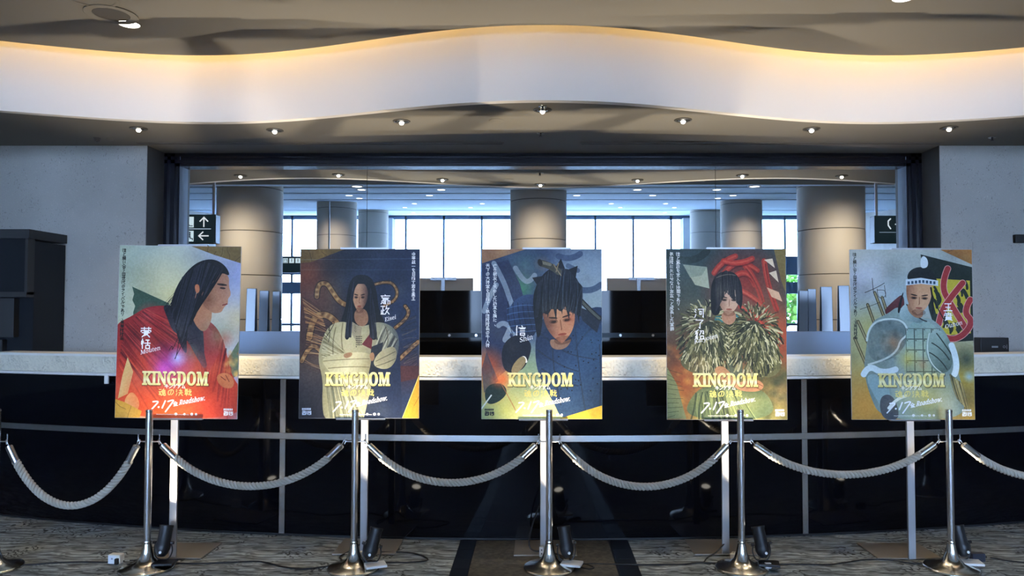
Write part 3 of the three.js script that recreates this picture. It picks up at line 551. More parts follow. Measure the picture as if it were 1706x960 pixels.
    cracked(x, '-1 -1 40 -1 9 11 -1 12', '#6b5a33'); line(x, 'rgba(150,170,190,.35)', 0.3, '0 9 100 8'); line(x, 'rgba(150,170,190,.25)', 0.3, '0 17.5 100 17.5');
    const coil = (s, w) => { line(x, '#2c211a', w + 1.6, s); line(x, '#8a6b46', w, s); const a = nums(s); for (let i = 0; i + 3 < a.length; i += 2) for (let k = 0; k < 5; k++) { const f = k / 5; haze(x, a[i] * (1 - f) + a[i + 2] * f, a[i + 1] * (1 - f) + a[i + 3] * f, w * 0.55, k % 2 ? '196,166,116' : '70,50,34', 0.7); } };
    coil('14 40 14 30 22 28 27 36 34 46 42 48', 3.6); coil('8 74 10 58 20 54 30 60 34 68', 5); coil('2 94 8 80 18 84 24 96', 3.2); coil('62 30 74 26 82 34 80 44 70 48', 1.8); coil('80 66 88 60 92 52 88 48', 2.2); coil('84 92 92 84 99 78', 3);
    strands(x, 60, '2 40 6 70 4 100', '16 50 24 74 20 104', ['rgba(170,130,86,.55)', 'rgba(60,40,30,.6)', 'rgba(200,170,120,.4)'], 0.7); strands(x, 40, '84 60 88 90 86 110', '97 56 98 84 98 104', ['rgba(130,110,90,.4)', 'rgba(30,34,50,.6)'], 0.6);
    fillP(x, '#4e2d2c', '82 98 100 98 100 108 82 112');
    fillS(x, '#0e1118', '40 32 44 23 52 21 60 24 64 34 66 52 72 62 70 74 36 72 34 60 38 50');                                            // hair behind
    fillS(x, lin(x, 18, 0, 82, 0, '#8d8a6c', '#b9b491', '#8f8f77', '#565f60'), '36 60 24 64 18 78 15 92 20 110 19 130 22 146 66 146 62 120 70 108 80 96 84 78 80 66 66 60 52 66');
    folds(x, 24, '22 66 18 90 30 88', '36 84 44 96 56 96', ['rgba(70,66,44,.35)'], ['rgba(226,220,184,.4)']); folds(x, 18, '70 64 82 76', '62 86 70 98', ['rgba(40,46,50,.4)'], ['rgba(206,206,180,.35)']); folds(x, 20, '22 104 40 104', '24 141 60 141', ['rgba(60,66,58,.35)'], ['rgba(170,172,146,.3)']);
    fillP(x, '#1d2a44', '58 94 84 88 86 142 54 142 60 116'); fillP(x, '#1b222f', '60 82 70 78 64 112 58 104');
    haze(x, 34, 80, 14, '214,208,170', 0.5); fillS(x, lin(x, 22, 88, 60, 108, '#a8a482', '#d2cda6', '#7c795e'), '17 92 30 88 50 86 60 88 60 94 58 104 54 118 46 126 36 112 24 102'); for (const s of ['20 94 40 92 58 92', '24 100 40 98 58 99', '32 108 44 104 57 106', '38 116 46 112 55 114']) line(x, 'rgba(66,62,44,.5)', 0.7, s); fillS(x, lin(x, 60, 0, 84, 0, '#c2bd98', '#7d7b66'), '60 98 66 86 80 80 82 92 74 102'); for (const s of ['64 94 72 90 80 86', '64 98 72 96 80 92']) line(x, 'rgba(50,48,40,.5)', 0.7, s); for (const s of ['30 66 27 78 28 88', '36 62 34 74 36 84', '72 66 75 74 73 82']) { line(x, 'rgba(60,56,40,.4)', 1, s); } fillS(x, '#a27c5e', '58 88 62 86 63 92 60 95');
    fillP(x, '#5a1f26', '52 80 58 72 62 66 60 84'); fillP(x, '#8d8874', '42 60 52 66 50 82 44 72'); x.fillStyle = '#2c2e2a'; for (let i = 0; i < 26; i++) x.fillRect(47 + (i % 5) * 1.1, 73 + ((i / 5) | 0) * 1.7, 0.7, 0.9); for (let i = 0; i < 10; i++) x.fillRect(45.5 + (i % 2), 62 + i * 0.8, 0.6, 0.5);
    fillS(x, '#8f6f58', '46 50 56 50 58 62 51 66 45 60'); face(x, 50.3, 40.5, 6.6, 12.4, 0, -0.35, '#b08a6e', '#4b3a34');
    fillS(x, '#0d1017', '43 44 42 32 46 25 52 23 58 26 61 36 61 56 66 74 60 78 57 60 57.5 42 56 31 51 28 47 30 44.5 38 43.8 56 42 76 37 76 40 60'); strands(x, 26, '45 27 43 40', '38 74 43 74', ['rgba(52,58,72,.7)', 'rgba(10,12,18,.6)'], 0.5); strands(x, 26, '58 27 60 40', '58 74 65 76', ['rgba(48,54,70,.6)', 'rgba(10,12,18,.6)'], 0.5);
    fillS(x, '#a07e62', '36 88 44 86 44 90 38 92');
    cracked(x, '86 142 101 104 101 142', '#b98f30'); line(x, '#e6cf7a', 0.5, '86.4 141 93 124 100 106');
    line(x, 'rgba(20,22,26,.85)', 0.5, '22 74 30 62 27 60 23 70 26 68'); line(x, 'rgba(20,22,26,.8)', 0.45, '24 78 27 66 22 64');
    colText(x, '中華統一を目指す若き秦王', 93.4, 2.6, '#eef0f4', 3.4);
    strokeText(x, '嬴政', 67.8, 38.6, 8.6, '#f4f5fa', 0.09, true, 1.02); roman(x, 'Eisei', 71, 61, 4.4);
    title(x); mark(x, 2.5, '#cfd6e4');
  },
  (x) => {
    x.fillStyle = lin(x, 0, 0, 100, 60, '#33405c', '#44546e', '#9fb3bf'); x.fillRect(0, 0, 100, 141.5);
    haze(x, 32, 32, 15, '60,140,90', 0.85); haze(x, 36, 14, 22, '90,130,130', 0.6); haze(x, 80, 20, 34, '176,194,204', 0.85); haze(x, 94, 44, 26, '150,165,165', 0.7); haze(x, 20, 134, 60, '206,204,116', 1); haze(x, 60, 138, 40, '200,198,120', 0.8); haze(x, 40, 100, 26, '120,150,110', 0.7);
    fillP(x, '#2d3a58', '0 14 22 9 32 30 40 60 22 100 10 110 0 70');
    for (const s of ['10 12 18 26 24 44 30 60', '28 16 34 26 40 28 44 22', '26 60 22 70 18 78 22 74', '36 58 38 76 34 88 26 92', '2 52 6 40 12 30', '14 64 20 58 28 72']) line(x, 'rgba(156,170,182,.8)', 4.2, s);
    line(x, 'rgba(70,86,112,.8)', 5, '64 6 74 10 82 4'); line(x, 'rgba(66,84,108,.8)', 5, '76 32 90 38 99 30'); line(x, 'rgba(80,98,120,.8)', 4, '72 14 80 18'); haze(x, 50, 12, 8, '150,120,100', 0.5);
    cracked(x, '-1 -1 40 -1 0 12', '#a27c62');
    haze(x, 4, 98, 20, '230,110,50', 0.95); haze(x, 8, 116, 16, '226,150,70', 0.7); haze(x, 18, 108, 11, '236,120,60', 0.9); fillP(x, 'rgba(60,66,86,.6)', '4 86 14 110 2 120 0 100');
    fillS(x, lin(x, 50, 70, 100, 130, '#24344e', '#35506e', '#2c4258'), '48 60 60 52 80 54 100 46 110 60 110 136 84 138 66 142 60 128 46 104 44 80');
    fillS(x, lin(x, 20, 40, 44, 70, '#3c5578', '#2c3f5e', '#20304a'), '24 46 34 38 46 38 52 48 46 70 38 76 26 70 20 58');
    x.strokeStyle = 'rgba(14,22,40,.7)'; x.lineWidth = 0.5; for (let i = 0; i < 6; i++) line(x, 'rgba(14,22,40,.7)', 0.5, `${22 + i * 4} ${44 + i * 0.5} ${21 + i * 4.6} 58 ${26 + i * 4.4} 72`); for (let i = 0; i < 5; i++) line(x, 'rgba(110,140,176,.55)', 0.6, `21 ${50 + i * 5} 34 ${45 + i * 6} 48 ${48 + i * 5}`);
    for (const s of ['48 70 62 82 78 90 96 92', '46 84 64 98 80 102', '50 100 66 112 80 114', '78 66 80 100 86 134', '100 60 84 70 78 84', '98 80 100 110 98 130', '60 62 56 90 66 130']) { line(x, 'rgba(10,16,30,.75)', 0.9, s); line(x, 'rgba(130,160,190,.35)', 0.4, s); }
    x.fillStyle = 'rgba(14,20,34,.85)'; for (let i = 0; i < 34; i++) { x.beginPath(); x.arc(60 + rnd() * 38, 70 + rnd() * 60, 0.6, 0, 7); x.fill(); } haze(x, 90, 76, 22, '80,120,150', 0.4);
    fillP(x, '#2a3442', '80 48 100 56 96 70 84 60'); fillS(x, '#131a2a', '18 78 30 70 42 78 40 90 34 102 20 104 16 92'); line(x, '#e8e6da', 2, '32 92 36 88 37 94'); fillS(x, '#8a7c5c', '26 96 34 88 38 94 30 104 24 104');
    fillS(x, '#2a3c34', '2 118 8 112 18 112 22 120 14 128 4 130'); haze(x, 14, 110, 8, '230,110,60', 0.7); line(x, '#d9dccc', 1.2, '0 133 8 122'); line(x, 'rgba(170,110,70,.7)', 0.8, '16 112 24 126 28 134');
    line(x, '#20252c', 4, '66 24 84 46 98 58'); line(x, '#5b5f56', 2.2, '66 24 84 46 98 58');
    fillS(x, '#8a6f5c', '56 74 68 78 76 74 70 84 58 84'); face(x, 65, 60, 13.4, 18.5, -0.14, 0.12, '#c08a6c', '#6e4a3c'); haze(x, 74, 58, 8, '150,70,50', 0.4); haze(x, 56, 62, 6, '90,60,50', 0.4);
    fillS(x, '#0f141d', '44 58 42 40 48 24 58 15 70 16 80 24 84 40 82 56 78 46 76 54 70 46 66 54 60 46 55 56 50 52 50 70 46 76'); for (const s of ['48 40 52 40 50 66', '53 40 58 40 55 58', '58 42 63 42 62 60', '63 40 68 40 67 55', '68 42 73 42 73 60', '73 40 78 40 76 56', '77 38 82 36 81 62', '46 36 50 36 46 60', '60 18 66 8 70 18', '70 18 80 14 78 26', '46 30 42 24 54 22']) fillP(x, '#10151e', s); strands(x, 170, '46 30 58 16 72 17 84 32', '44 58 56 50 68 50 82 56', ['#0a0d14', '#222a36', '#151b25', '#3c4652'], 0.5);
    line(x, '#4f4c3c', 5.5, '50 12 58 14 64 19'); line(x, '#85806a', 2.6, '49 11 57 13'); x.fillStyle = '#2c2a22'; x.beginPath(); x.ellipse(48.6, 11.4, 2, 3, -0.3, 0, 7); x.fill(); line(x, '#9a8460', 0.9, '60 13 63 18 66 22'); line(x, '#9a8460', 0.9, '64 12 62 19');
    cracked(x, '62 142 101 130 101 142', '#d3ae3d');
    colText(x, '亡き親友と交わした約束を胸に、', 9.4, 12.4, '#eef3f4', 3.5); colText(x, '天下の大将軍を目指す、飛信隊隊長の千人将', 3.4, 12.4, '#eef3f4', 3.5);
    strokeText(x, '信', 28.6, 64.2, 9.2, '#fff', 0.095); roman(x, 'Shin', 31.5, 78, 5.4);
    title(x); mark(x, 2.6, '#20242a');
  },
  (x) => {
    x.fillStyle = lin(x, 0, 0, 0, 141, '#3f4f52', '#55594e', '#7f5a3c', '#8d8450'); x.fillRect(0, 0, 100, 141.5);
    haze(x, 20, 20, 34, '58,78,80', 0.9); haze(x, 66, 30, 40, '140,52,42', 1); haze(x, 92, 70, 34, '176,80,52', 0.95); haze(x, 8, 88, 30, '96,72,54', 0.9); haze(x, 16, 110, 26, '170,92,44', 0.9); haze(x, 90, 112, 26, '120,104,64', 0.9); haze(x, 54, 130, 40, '110,116,66', 0.9); haze(x, 4, 134, 26, '206,122,64', 0.8);
    fillP(x, '#a9b09a', '14 13 34 15 36 33 24 30'); fillP(x, '#8f9a8a', '14 13 34 15 30 22 20 24'); line(x, 'rgba(40,56,54,.8)', 6, '0 4 20 16 34 2');
    for (const s of ['44 26 52 14 66 10 76 18', '52 30 58 20 70 20 74 30', '66 14 76 26 80 44', '40 20 46 10 58 6', '60 34 76 40 86 56', '62 48 78 56 84 72', '82 10 84 30 92 50', '48 10 60 14 72 8']) { line(x, 'rgba(178,62,48,.85)', 4.4, s); line(x, 'rgba(214,110,84,.5)', 1.6, s); line(x, 'rgba(84,26,24,.5)', 1.4, s.split(' ').map((v, i) => +v + (i % 2 ? 2.8 : 1)).join(' ')); }
    fillP(x, '#d9c7ae', '82 9 89 8 91 16'); fillP(x, '#d9c7ae', '86 20 92 18 94 28'); fillP(x, '#d2a98c', '84 32 94 36 97 44 88 40');
    cracked(x, '90 -1 101 -1 101 40 96 26', '#7c7148');
    clouds(x, 60, 0, 80, 30, 135, 4, ['190,120,60', '110,70,40', '220,170,90'], 0.35); clouds(x, 60, 74, 96, 100, 141, 5, ['70,78,50', '150,136,76', '50,60,44'], 0.4);
    fillP(x, '#8e9064', '0 98 8 112 16 141 0 141'); for (let i = 0; i < 12; i++) line(x, 'rgba(60,60,36,.6)', 0.4, `0 ${100 + i * 4} ${6 + rnd() * 8} ${104 + i * 3.4}`);
    fillS(x, lin(x, 0, 110, 0, 141, '#56604a', '#7d865c', '#5d6a4e'), '22 118 40 112 64 114 84 118 92 142 12 142'); folds(x, 22, '24 120 60 116', '20 141 74 141', ['rgba(40,52,40,.5)'], ['rgba(170,180,120,.35)']);
    fillS(x, '#4c5748', '50 84 64 84 62 116 50 112');
    fillS(x, '#3c7476', '40 56 48 52 60 54 62 62 52 66 40 62');
    fillS(x, lin(x, 0, 58, 0, 108, '#3c4232', '#54583e', '#6d6b4a'), '38 58 24 66 14 84 10 96 22 104 38 104 46 96 54 84 62 86 72 104 88 108 97 98 92 84 84 68 74 58 60 62 46 62');
    const feathers = (n, cx, cy, rx, ry, a0, a1) => { for (let i = 0; i < n; i++) { const a = a0 + rnd() * (a1 - a0), r = Math.sqrt(rnd()), px = cx + Math.cos(a) * rx * r, py = cy + Math.sin(a) * ry * r, l = 3 + rnd() * 4.5, d = Math.atan2(py - cy + 14, (px - cx) * 0.8) + (rnd() - 0.5) * 0.9; line(x, ['#262c20', '#6d6d4c', '#96946e', '#bdb994', '#3c412e', '#54573c'][(rnd() * 6) | 0], 0.5 + rnd() * 0.9, `${px} ${py} ${px + Math.cos(d) * l * 0.6 + 0.6} ${py + Math.sin(d) * l * 0.6} ${px + Math.cos(d) * l} ${py + Math.sin(d) * l + 1}`); } };
    feathers(560, 34, 74, 22, 28, 0, 6.283); feathers(560, 74, 76, 20, 28, 0, 6.283);
    fillS(x, '#aa7e5c', '38 100 46 96 56 106 62 112 56 116 46 110'); fillS(x, '#b98a66', '54 112 64 110 76 108 82 114 76 119 60 118'); line(x, '#7c5238', 0.5, '72 110 80 114'); line(x, '#7c5238', 0.5, '70 113 78 117');
    fillS(x, '#a9806a', '46 52 58 52 58 60 52 64 46 60'); face(x, 52.2, 42.5, 9.4, 12.6, 0.02, 0.1, '#c4a088', '#8a6a5a');
    fillS(x, '#141519', '37 46 37 30 42 21 50 18 58 20 63 28 64 42 62 52 60 44 59.5 36 55 32 50 36 45 35 44 44 45 54 40 56 37 52'); strands(x, 110, '40 24 50 18 60 24', '40 54 50 36 62 48', ['#0d0e12', '#2a2a2e', '#3a3836', '#1a1b1f'], 0.6); line(x, 'rgba(190,170,140,.5)', 0.5, '42 24 50 20 58 22');
    haze(x, 26, 96, 14, '190,140,80', 0.25);
    colText(x, '信と嬴政を支える仲間であり、', 8.4, 2.8, '#e8ece8', 3.45); colText(x, '飛信隊に欠かせない存在へと成長した軍師', 2.9, 2.8, '#e8ece8', 3.45);
    strokeText(x, '河了貂', 23.6, 49.4, 9, '#fff', 0.09, true, 1); roman(x, 'Karyoten', 23, 79, 4.6);
    title(x); mark(x, 90, '#f1efe4');
  },
  (x) => {
    x.fillStyle = lin(x, 0, 0, 0, 141, '#a9ada4', '#9fa9a6', '#a49c6c', '#a98a45'); x.fillRect(0, 0, 100, 141.5);
    haze(x, 10, 24, 30, '206,206,214', 0.8); haze(x, 44, 40, 26, '150,170,176', 0.7); haze(x, 14, 66, 26, '176,166,96', 0.8); haze(x, 10, 130, 40, '214,150,70', 0.9); haze(x, 92, 110, 26, '150,136,62', 0.9); haze(x, 80, 128, 20, '60,66,60', 0.7); haze(x, 94, 92, 14, '60,74,66', 0.9); haze(x, 96, 106, 6, '150,190,220', 0.9);
    for (const s of ['6 60 18 88', '20 36 30 64', '14 46 22 70', '26 40 32 60', '3 74 12 96']) { line(x, 'rgba(84,76,52,.85)', 2.6, s); line(x, 'rgba(214,196,140,.7)', 0.6, s); }
    fillS(x, '#5c2a2c', '26 52 36 42 44 36 44 54 34 58');
    cracked(x, '72 -1 101 -1 101 13', '#a9743c');
    fillP(x, '#1f2e28', '58 4 101 15 101 76 72 78 64 50'); fillP(x, '#b5a83c', '66 24 98 26 98 70 74 72 68 46'); for (let i = 0; i < 26; i++) { const px = 68 + rnd() * 28, py = 26 + rnd() * 42; line(x, '#27342a', 1.6 + rnd() * 1.6, `${px} ${py} ${px + 2} ${py + 3} ${px - 1 + rnd() * 4} ${py + 6}`); }
    const brush = (s) => { line(x, '#d8a39a', 5.6, s); line(x, '#9c3a3c', 4.6, s); }; brush('80 16 74 30 82 46 94 66'); brush('92 28 82 40 74 52 72 62'); brush('98 42 92 52 100 60 92 72 80 76 72 70');
    fillS(x, lin(x, 10, 0, 90, 0, '#75857f', '#95a6a0', '#7b8c86'), '40 46 30 54 16 60 12 84 10 100 14 120 24 142 88 142 94 124 88 108 84 84 76 66 64 56 54 60');
    fillS(x, '#6c7a78', '16 66 24 58 40 56 48 66 46 78 34 92 18 94 13 84'); line(x, '#c3cfc8', 1.6, '13 76 14 66 24 58 42 58 48 70 40 76 38 84 28 92 14 96'); haze(x, 34, 78, 12, '190,120,70', 0.5); clouds(x, 40, 14, 60, 46, 92, 3, ['60,72,74', '150,160,150'], 0.4);
    line(x, '#cfe0e2', 5, '10 104 14 96 26 104 36 100'); fillS(x, '#8aa0a0', '10 104 24 104 32 118 30 138 20 126'); fillS(x, '#50545a', '22 122 34 120 40 142 24 142'); line(x, '#dfe4de', 2.4, '30 132 36 124 44 122');
    fillS(x, lin(x, 44, 60, 70, 110, '#87a4a2', '#a5b39a', '#8b9a86'), '46 62 60 58 72 66 74 90 76 112 42 112 44 84'); for (let r = 0; r < 5; r++) for (let k = 0; k < 4; k++) { x.strokeStyle = 'rgba(58,70,66,.75)'; x.lineWidth = 0.45; x.strokeRect(45 + k * 7, 66 + r * 9, 6.6, 8.6); x.fillStyle = 'rgba(50,50,44,.8)'; x.beginPath(); x.arc(46 + k * 7, 67 + r * 9, 0.5, 0, 7); x.fill(); } haze(x, 46, 92, 12, '190,170,70', 0.6); haze(x, 58, 96, 8, '170,110,60', 0.4);
    fillS(x, lin(x, 60, 70, 82, 100, '#9fb2a8', '#5e6f66'), '64 70 72 66 80 74 84 90 80 102 70 104 62 92 60 80'); for (const s of ['66 78 74 82 80 92', '64 86 72 90 78 100', '70 70 76 78 82 88']) line(x, '#37443e', 0.9, s); line(x, '#c6d2c8', 0.8, '64 70 61 82 66 98 74 103');
    line(x, '#cfe0e0', 5, '84 104 88 96 82 80'); folds(x, 16, '80 104 90 112', '86 124 96 136', ['rgba(60,60,40,.5)'], ['rgba(190,170,110,.5)']);
    fillS(x, lin(x, 40, 46, 60, 62, '#a9bcba', '#6d8280'), '40 50 46 44 54 56 60 58 58 62 48 60 40 58'); line(x, '#2c3534', 1, '46 46 54 58 62 60');
    fillS(x, '#9a7257', '46 44 58 46 60 56 54 58 47 52'); face(x, 56, 40.5, 10.4, 13.6, 0.05, 0.14, '#c89a78', '#8d6249');
    fillS(x, '#15171a', '44 34 42 44 40 54 38 52 41 40'); line(x, '#16181b', 0.8, '66 34 70 48 76 58'); line(x, '#16181b', 1.4, '66 32 68 44 67 54');
    fillS(x, '#1a2426', '46 26 48 18 56 14 66 16 71 24 71 29 58 27'); fillP(x, '#c2cfd6', '45.5 25 58 23.6 72 26 72 30.5 58 28.6 45.5 30'); for (let i = 0; i < 8; i++) { x.fillStyle = '#3b5568'; x.fillRect(47 + i * 3, 25.4 + Math.abs(i - 3.6) * 0.35, 1.8, 2.4); } fillS(x, '#d3dcda', '58 16 57.6 9 60 4.5 64 8 64 15');
    haze(x, 60, 126, 30, '196,170,70', 0.6);
    line(x, 'rgba(40,32,28,.85)', 0.5, '12 36 22 32 28 28'); line(x, 'rgba(40,32,28,.85)', 0.5, '18 24 19 36'); line(x, 'rgba(40,32,28,.8)', 0.45, '22 34 29 33 29 40 22 41 22 33'); line(x, 'rgba(40,32,28,.8)', 0.45, '28 30 29 40'); line(x, 'rgba(40,32,28,.7)', 0.45, '8 50 20 46 24 44');
    colText(x, '信と競い合う同世代のライバルであり、玉鳳隊隊長', 2.6, 2.8, '#2c2f2a', 3.15);
    strokeText(x, '王賁', 76.4, 44.6, 7.6, '#fff', 0.105, true, 1.06); roman(x, 'Ouhon', 77, 66.4, 4.6);
    title(x); mark(x, 89.6, '#f6f4ec');
  },
];

// ---------------------------------------------------------------- posters on their steel stands
const WHO = [
  ['red robe and long black hair in profile', 'leftmost'], ['cream robe and folded sleeves before dark coils', 'second'], ['dark blue armour leaning forward', 'middle'],
  ['shaggy feather cape and short dark hair', 'fourth'], ['pale grey armour and black cap', 'rightmost'],
];
// [poster x, bottom, height, stand x, stand z]
const SPOTS = [[-2.191, 0.858, 1.05, -2.213, -4.544], [-1.098, 0.847, 1.049, -1.07, -4.622], [0.032, 0.846, 1.048, 0.044, -4.599], [1.176, 0.84, 1.056, 1.168, -4.615], [2.272, 0.855, 1.028, 2.266, -4.511]];
SPOTS.forEach(([px, y0, h, sx, sz], i) => {
  const z = sz + 0.032, w = 0.742;
  const p = thing('poster', `film poster board printed with a figure in ${WHO[i][0]}`, 'poster', [px, y0, z], 0, 'film character posters on stands');
  if (i === 0) p.rotation.z = -0.012;
  mesh('foam_board', new RoundedBoxGeometry(w, h, 0.008, 2, 0.002).translate(0, h / 2, 0), M.foamBack, p);
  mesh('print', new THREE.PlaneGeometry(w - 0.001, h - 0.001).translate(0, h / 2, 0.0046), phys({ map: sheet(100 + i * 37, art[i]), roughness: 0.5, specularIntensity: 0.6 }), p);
  mesh('board_edge', [box(0.003, h, 0.0084, -w / 2 + 0.0012, h / 2, 0), box(0.003, h, 0.0084, w / 2 - 0.0012, h / 2, 0), box(w, 0.003, 0.0084, 0, 0.0012, 0), box(w, 0.003, 0.0084, 0, h - 0.0012, 0)], M.foam, p);
  const stand = thing('poster_stand', `steel sign stand with flat base holding the ${['red-robed', 'cream-robed', 'blue-armoured', 'feather-caped', 'grey-armoured'][i]} figure's poster`, 'sign stand', [sx, 0, sz], 0, 'steel stands under the posters');
  mesh('base_plate', new RoundedBoxGeometry(0.39, 0.008, 0.3, 2, 0.002).translate(i === 0 ? -0.02 : i === 2 ? 0.01 : 0, 0.008, i === 4 ? -0.17 : -0.138), M.plate, stand);
  mesh('pole', new RoundedBoxGeometry(0.044, y0 + h - 0.014, 0.018, 2, 0.003).translate(0, (y0 + h - 0.014) / 2 + 0.012, 0.001), M.aluminium, stand);
  mesh('bottom_channel', [box(0.3, 0.006, 0.022, px - sx + 0.01, y0 - 0.006, 0.0285), box(0.3, 0.008, 0.002, px - sx + 0.01, y0 - 0.004, 0.0385), box(0.3, 0.03, 0.004, px - sx + 0.01, y0 + 0.008, 0.019)], M.aluminium, stand);
  mesh('top_clip', [box(0.3, 0.006, 0.03, px - sx + 0.03, y0 + h + 0.005, 0.033), box(0.3, 0.008, 0.003, px - sx + 0.03, y0 + h + 0.002, 0.047), box(0.3, 0.03, 0.004, px - sx + 0.03, y0 + h - 0.01, 0.019)], M.aluminium, stand);
});

// ---------------------------------------------------------------- rope barrier
function makePost(label) {
  const t = thing('barrier_post', label, 'barrier post', [0, 0, 0], 0, 'steel posts of the rope barrier');
  mesh('base', lathe([[0, 0], [0.149, 0], [0.152, 0.004], [0.152, 0.012], [0.146, 0.019], [0.1, 0.03], [0.065, 0.042], [0.044, 0.065], [0.032, 0.1], [0.024, 0.14], [0.021, 0.15]], 64), M.polished, t);
  mesh('shaft', cyl(0.0195, 0.0195, 0.8, 0, 0.53, 0, 40), M.brushed, t);
  mesh('cap', lathe([[0.0195, 0.915], [0.0205, 0.918], [0.0205, 0.924], [0.017, 0.928], [0, 0.929]], 32), M.steel, t);
  mesh('collar', lathe([[0.021, 0.15], [0.0225, 0.152], [0.0225, 0.162], [0.0195, 0.165]], 32), M.polished, t);
  for (const s of [-1, 1]) mesh('hook', [rod(V(s * 0.015, 0.742, 0), V(s * 0.052, 0.742, 0), 0.0035), tube([V(s * 0.05, 0.742, 0), V(s * 0.058, 0.745, 0), V(s * 0.062, 0.756, 0), V(s * 0.0625, 0.786, 0)], 0.0035, 16)], M.steel, t);
  return t;
}
const POST = [-3.175, -2.28, -1.068, 0.074, 1.2, 2.427, 3.58], PZ = -4.37;
const PLABEL = ['barrier post cut off at the left edge, beyond the first rope', 'barrier post before the red-robed poster and its spotlight', 'barrier post before the cream-robed poster, second of the row in full view', 'barrier post on the stone inlay before the blue-armoured poster', 'barrier post right of the feather-caped poster\'s stand', 'barrier post right of the grey-armoured poster\'s stand', 'barrier post beyond the right edge of the view'];
const post0 = makePost(PLABEL[0]); POST.forEach((x, i) => { if (!i) post0.position.set(x, 0, PZ); else place(post0, [x, 0, PZ], i * 0.07 * 0, PLABEL[i]); });
// ropes: three twisted strands along a hanging curve, a steel sleeve and a snap hook at each end
function ropeBetween(x0, x1, sag, label, skew = 0) {
  const a = V(x0 + 0.06, 0.744, PZ), b = V(x1 - 0.06, 0.744, PZ), span_ = b.x - a.x;
  const curve = new THREE.CatmullRomCurve3(Array.from({ length: 25 }, (_, i) => { const t = i / 24, u = 2 * t - 1, k = 1.6, hang = (Math.cosh(k) - Math.cosh(k * u)) / (Math.cosh(k) - 1); return V(a.x + span_ * t, a.y - sag * hang, PZ + 0.004 * Math.sin(t * 5)); }));
  const L = curve.getLength(), t = thing('barrier_rope', label, 'rope', [0, 0, 0], 0, 'twisted grey ropes of the barrier');
  const s0 = 0.13 / L, s1 = 1 - s0, n = Math.round(L * 130);
  for (let k = 0; k < 3; k++) {
    const pts = [];
    for (let i = 0; i <= n; i++) { const u = s0 + ((s1 - s0) * i) / n, p = curve.getPointAt(u), d = curve.getTangentAt(u), up = V(-d.y, d.x, 0), th = (u * L / 0.066) * 6.283 + (k * 6.283) / 3; pts.push(p.addScaledVector(up, Math.cos(th) * 0.0132).add(V(0, 0, Math.sin(th) * 0.0132))); }
    mesh('strand', tube(pts, 0.0102, n, 7), M.rope, t);
  }
  for (const [u0, u1, s] of [[0.034, 0.14, 1], [0.034, 0.14, -1]]) {
    const at = (d) => curve.getPointAt(s > 0 ? d / L : 1 - d / L);
    mesh('sleeve', [rod(at(u0), at(u1), 0.0205, 24), rod(at(u0 - 0.004), at(u0 + 0.002), 0.017, 24)], M.steel, t);
    const e = s > 0 ? a : b, q = at(u0);
    mesh('snap_hook', [tube([q, q.clone().lerp(e, 0.6).add(V(0, 0.004, 0.004)), e.clone().add(V(0, 0.008, 0)), e.clone().add(V(-s * 0.007, 0.004, -0.004)), e.clone().lerp(q, 0.35).add(V(-s * 0.006, -0.008, 0))], 0.0034, 20)], M.steel, t);
  }
}
[[0.375, 'slackest grey rope, hanging left of the red-robed poster'], [0.262, 'grey rope hanging between the first and second posters'], [0.242, 'grey rope hanging between the second and middle posters'], [0.265, 'grey rope hanging between the middle and fourth posters'], [0.195, 'shallow grey rope hanging between the fourth and fifth posters'], [0.215, 'grey rope running out of view at the right edge']].forEach(([s, l], i) => ropeBetween(POST[i], POST[i + 1], s, l));

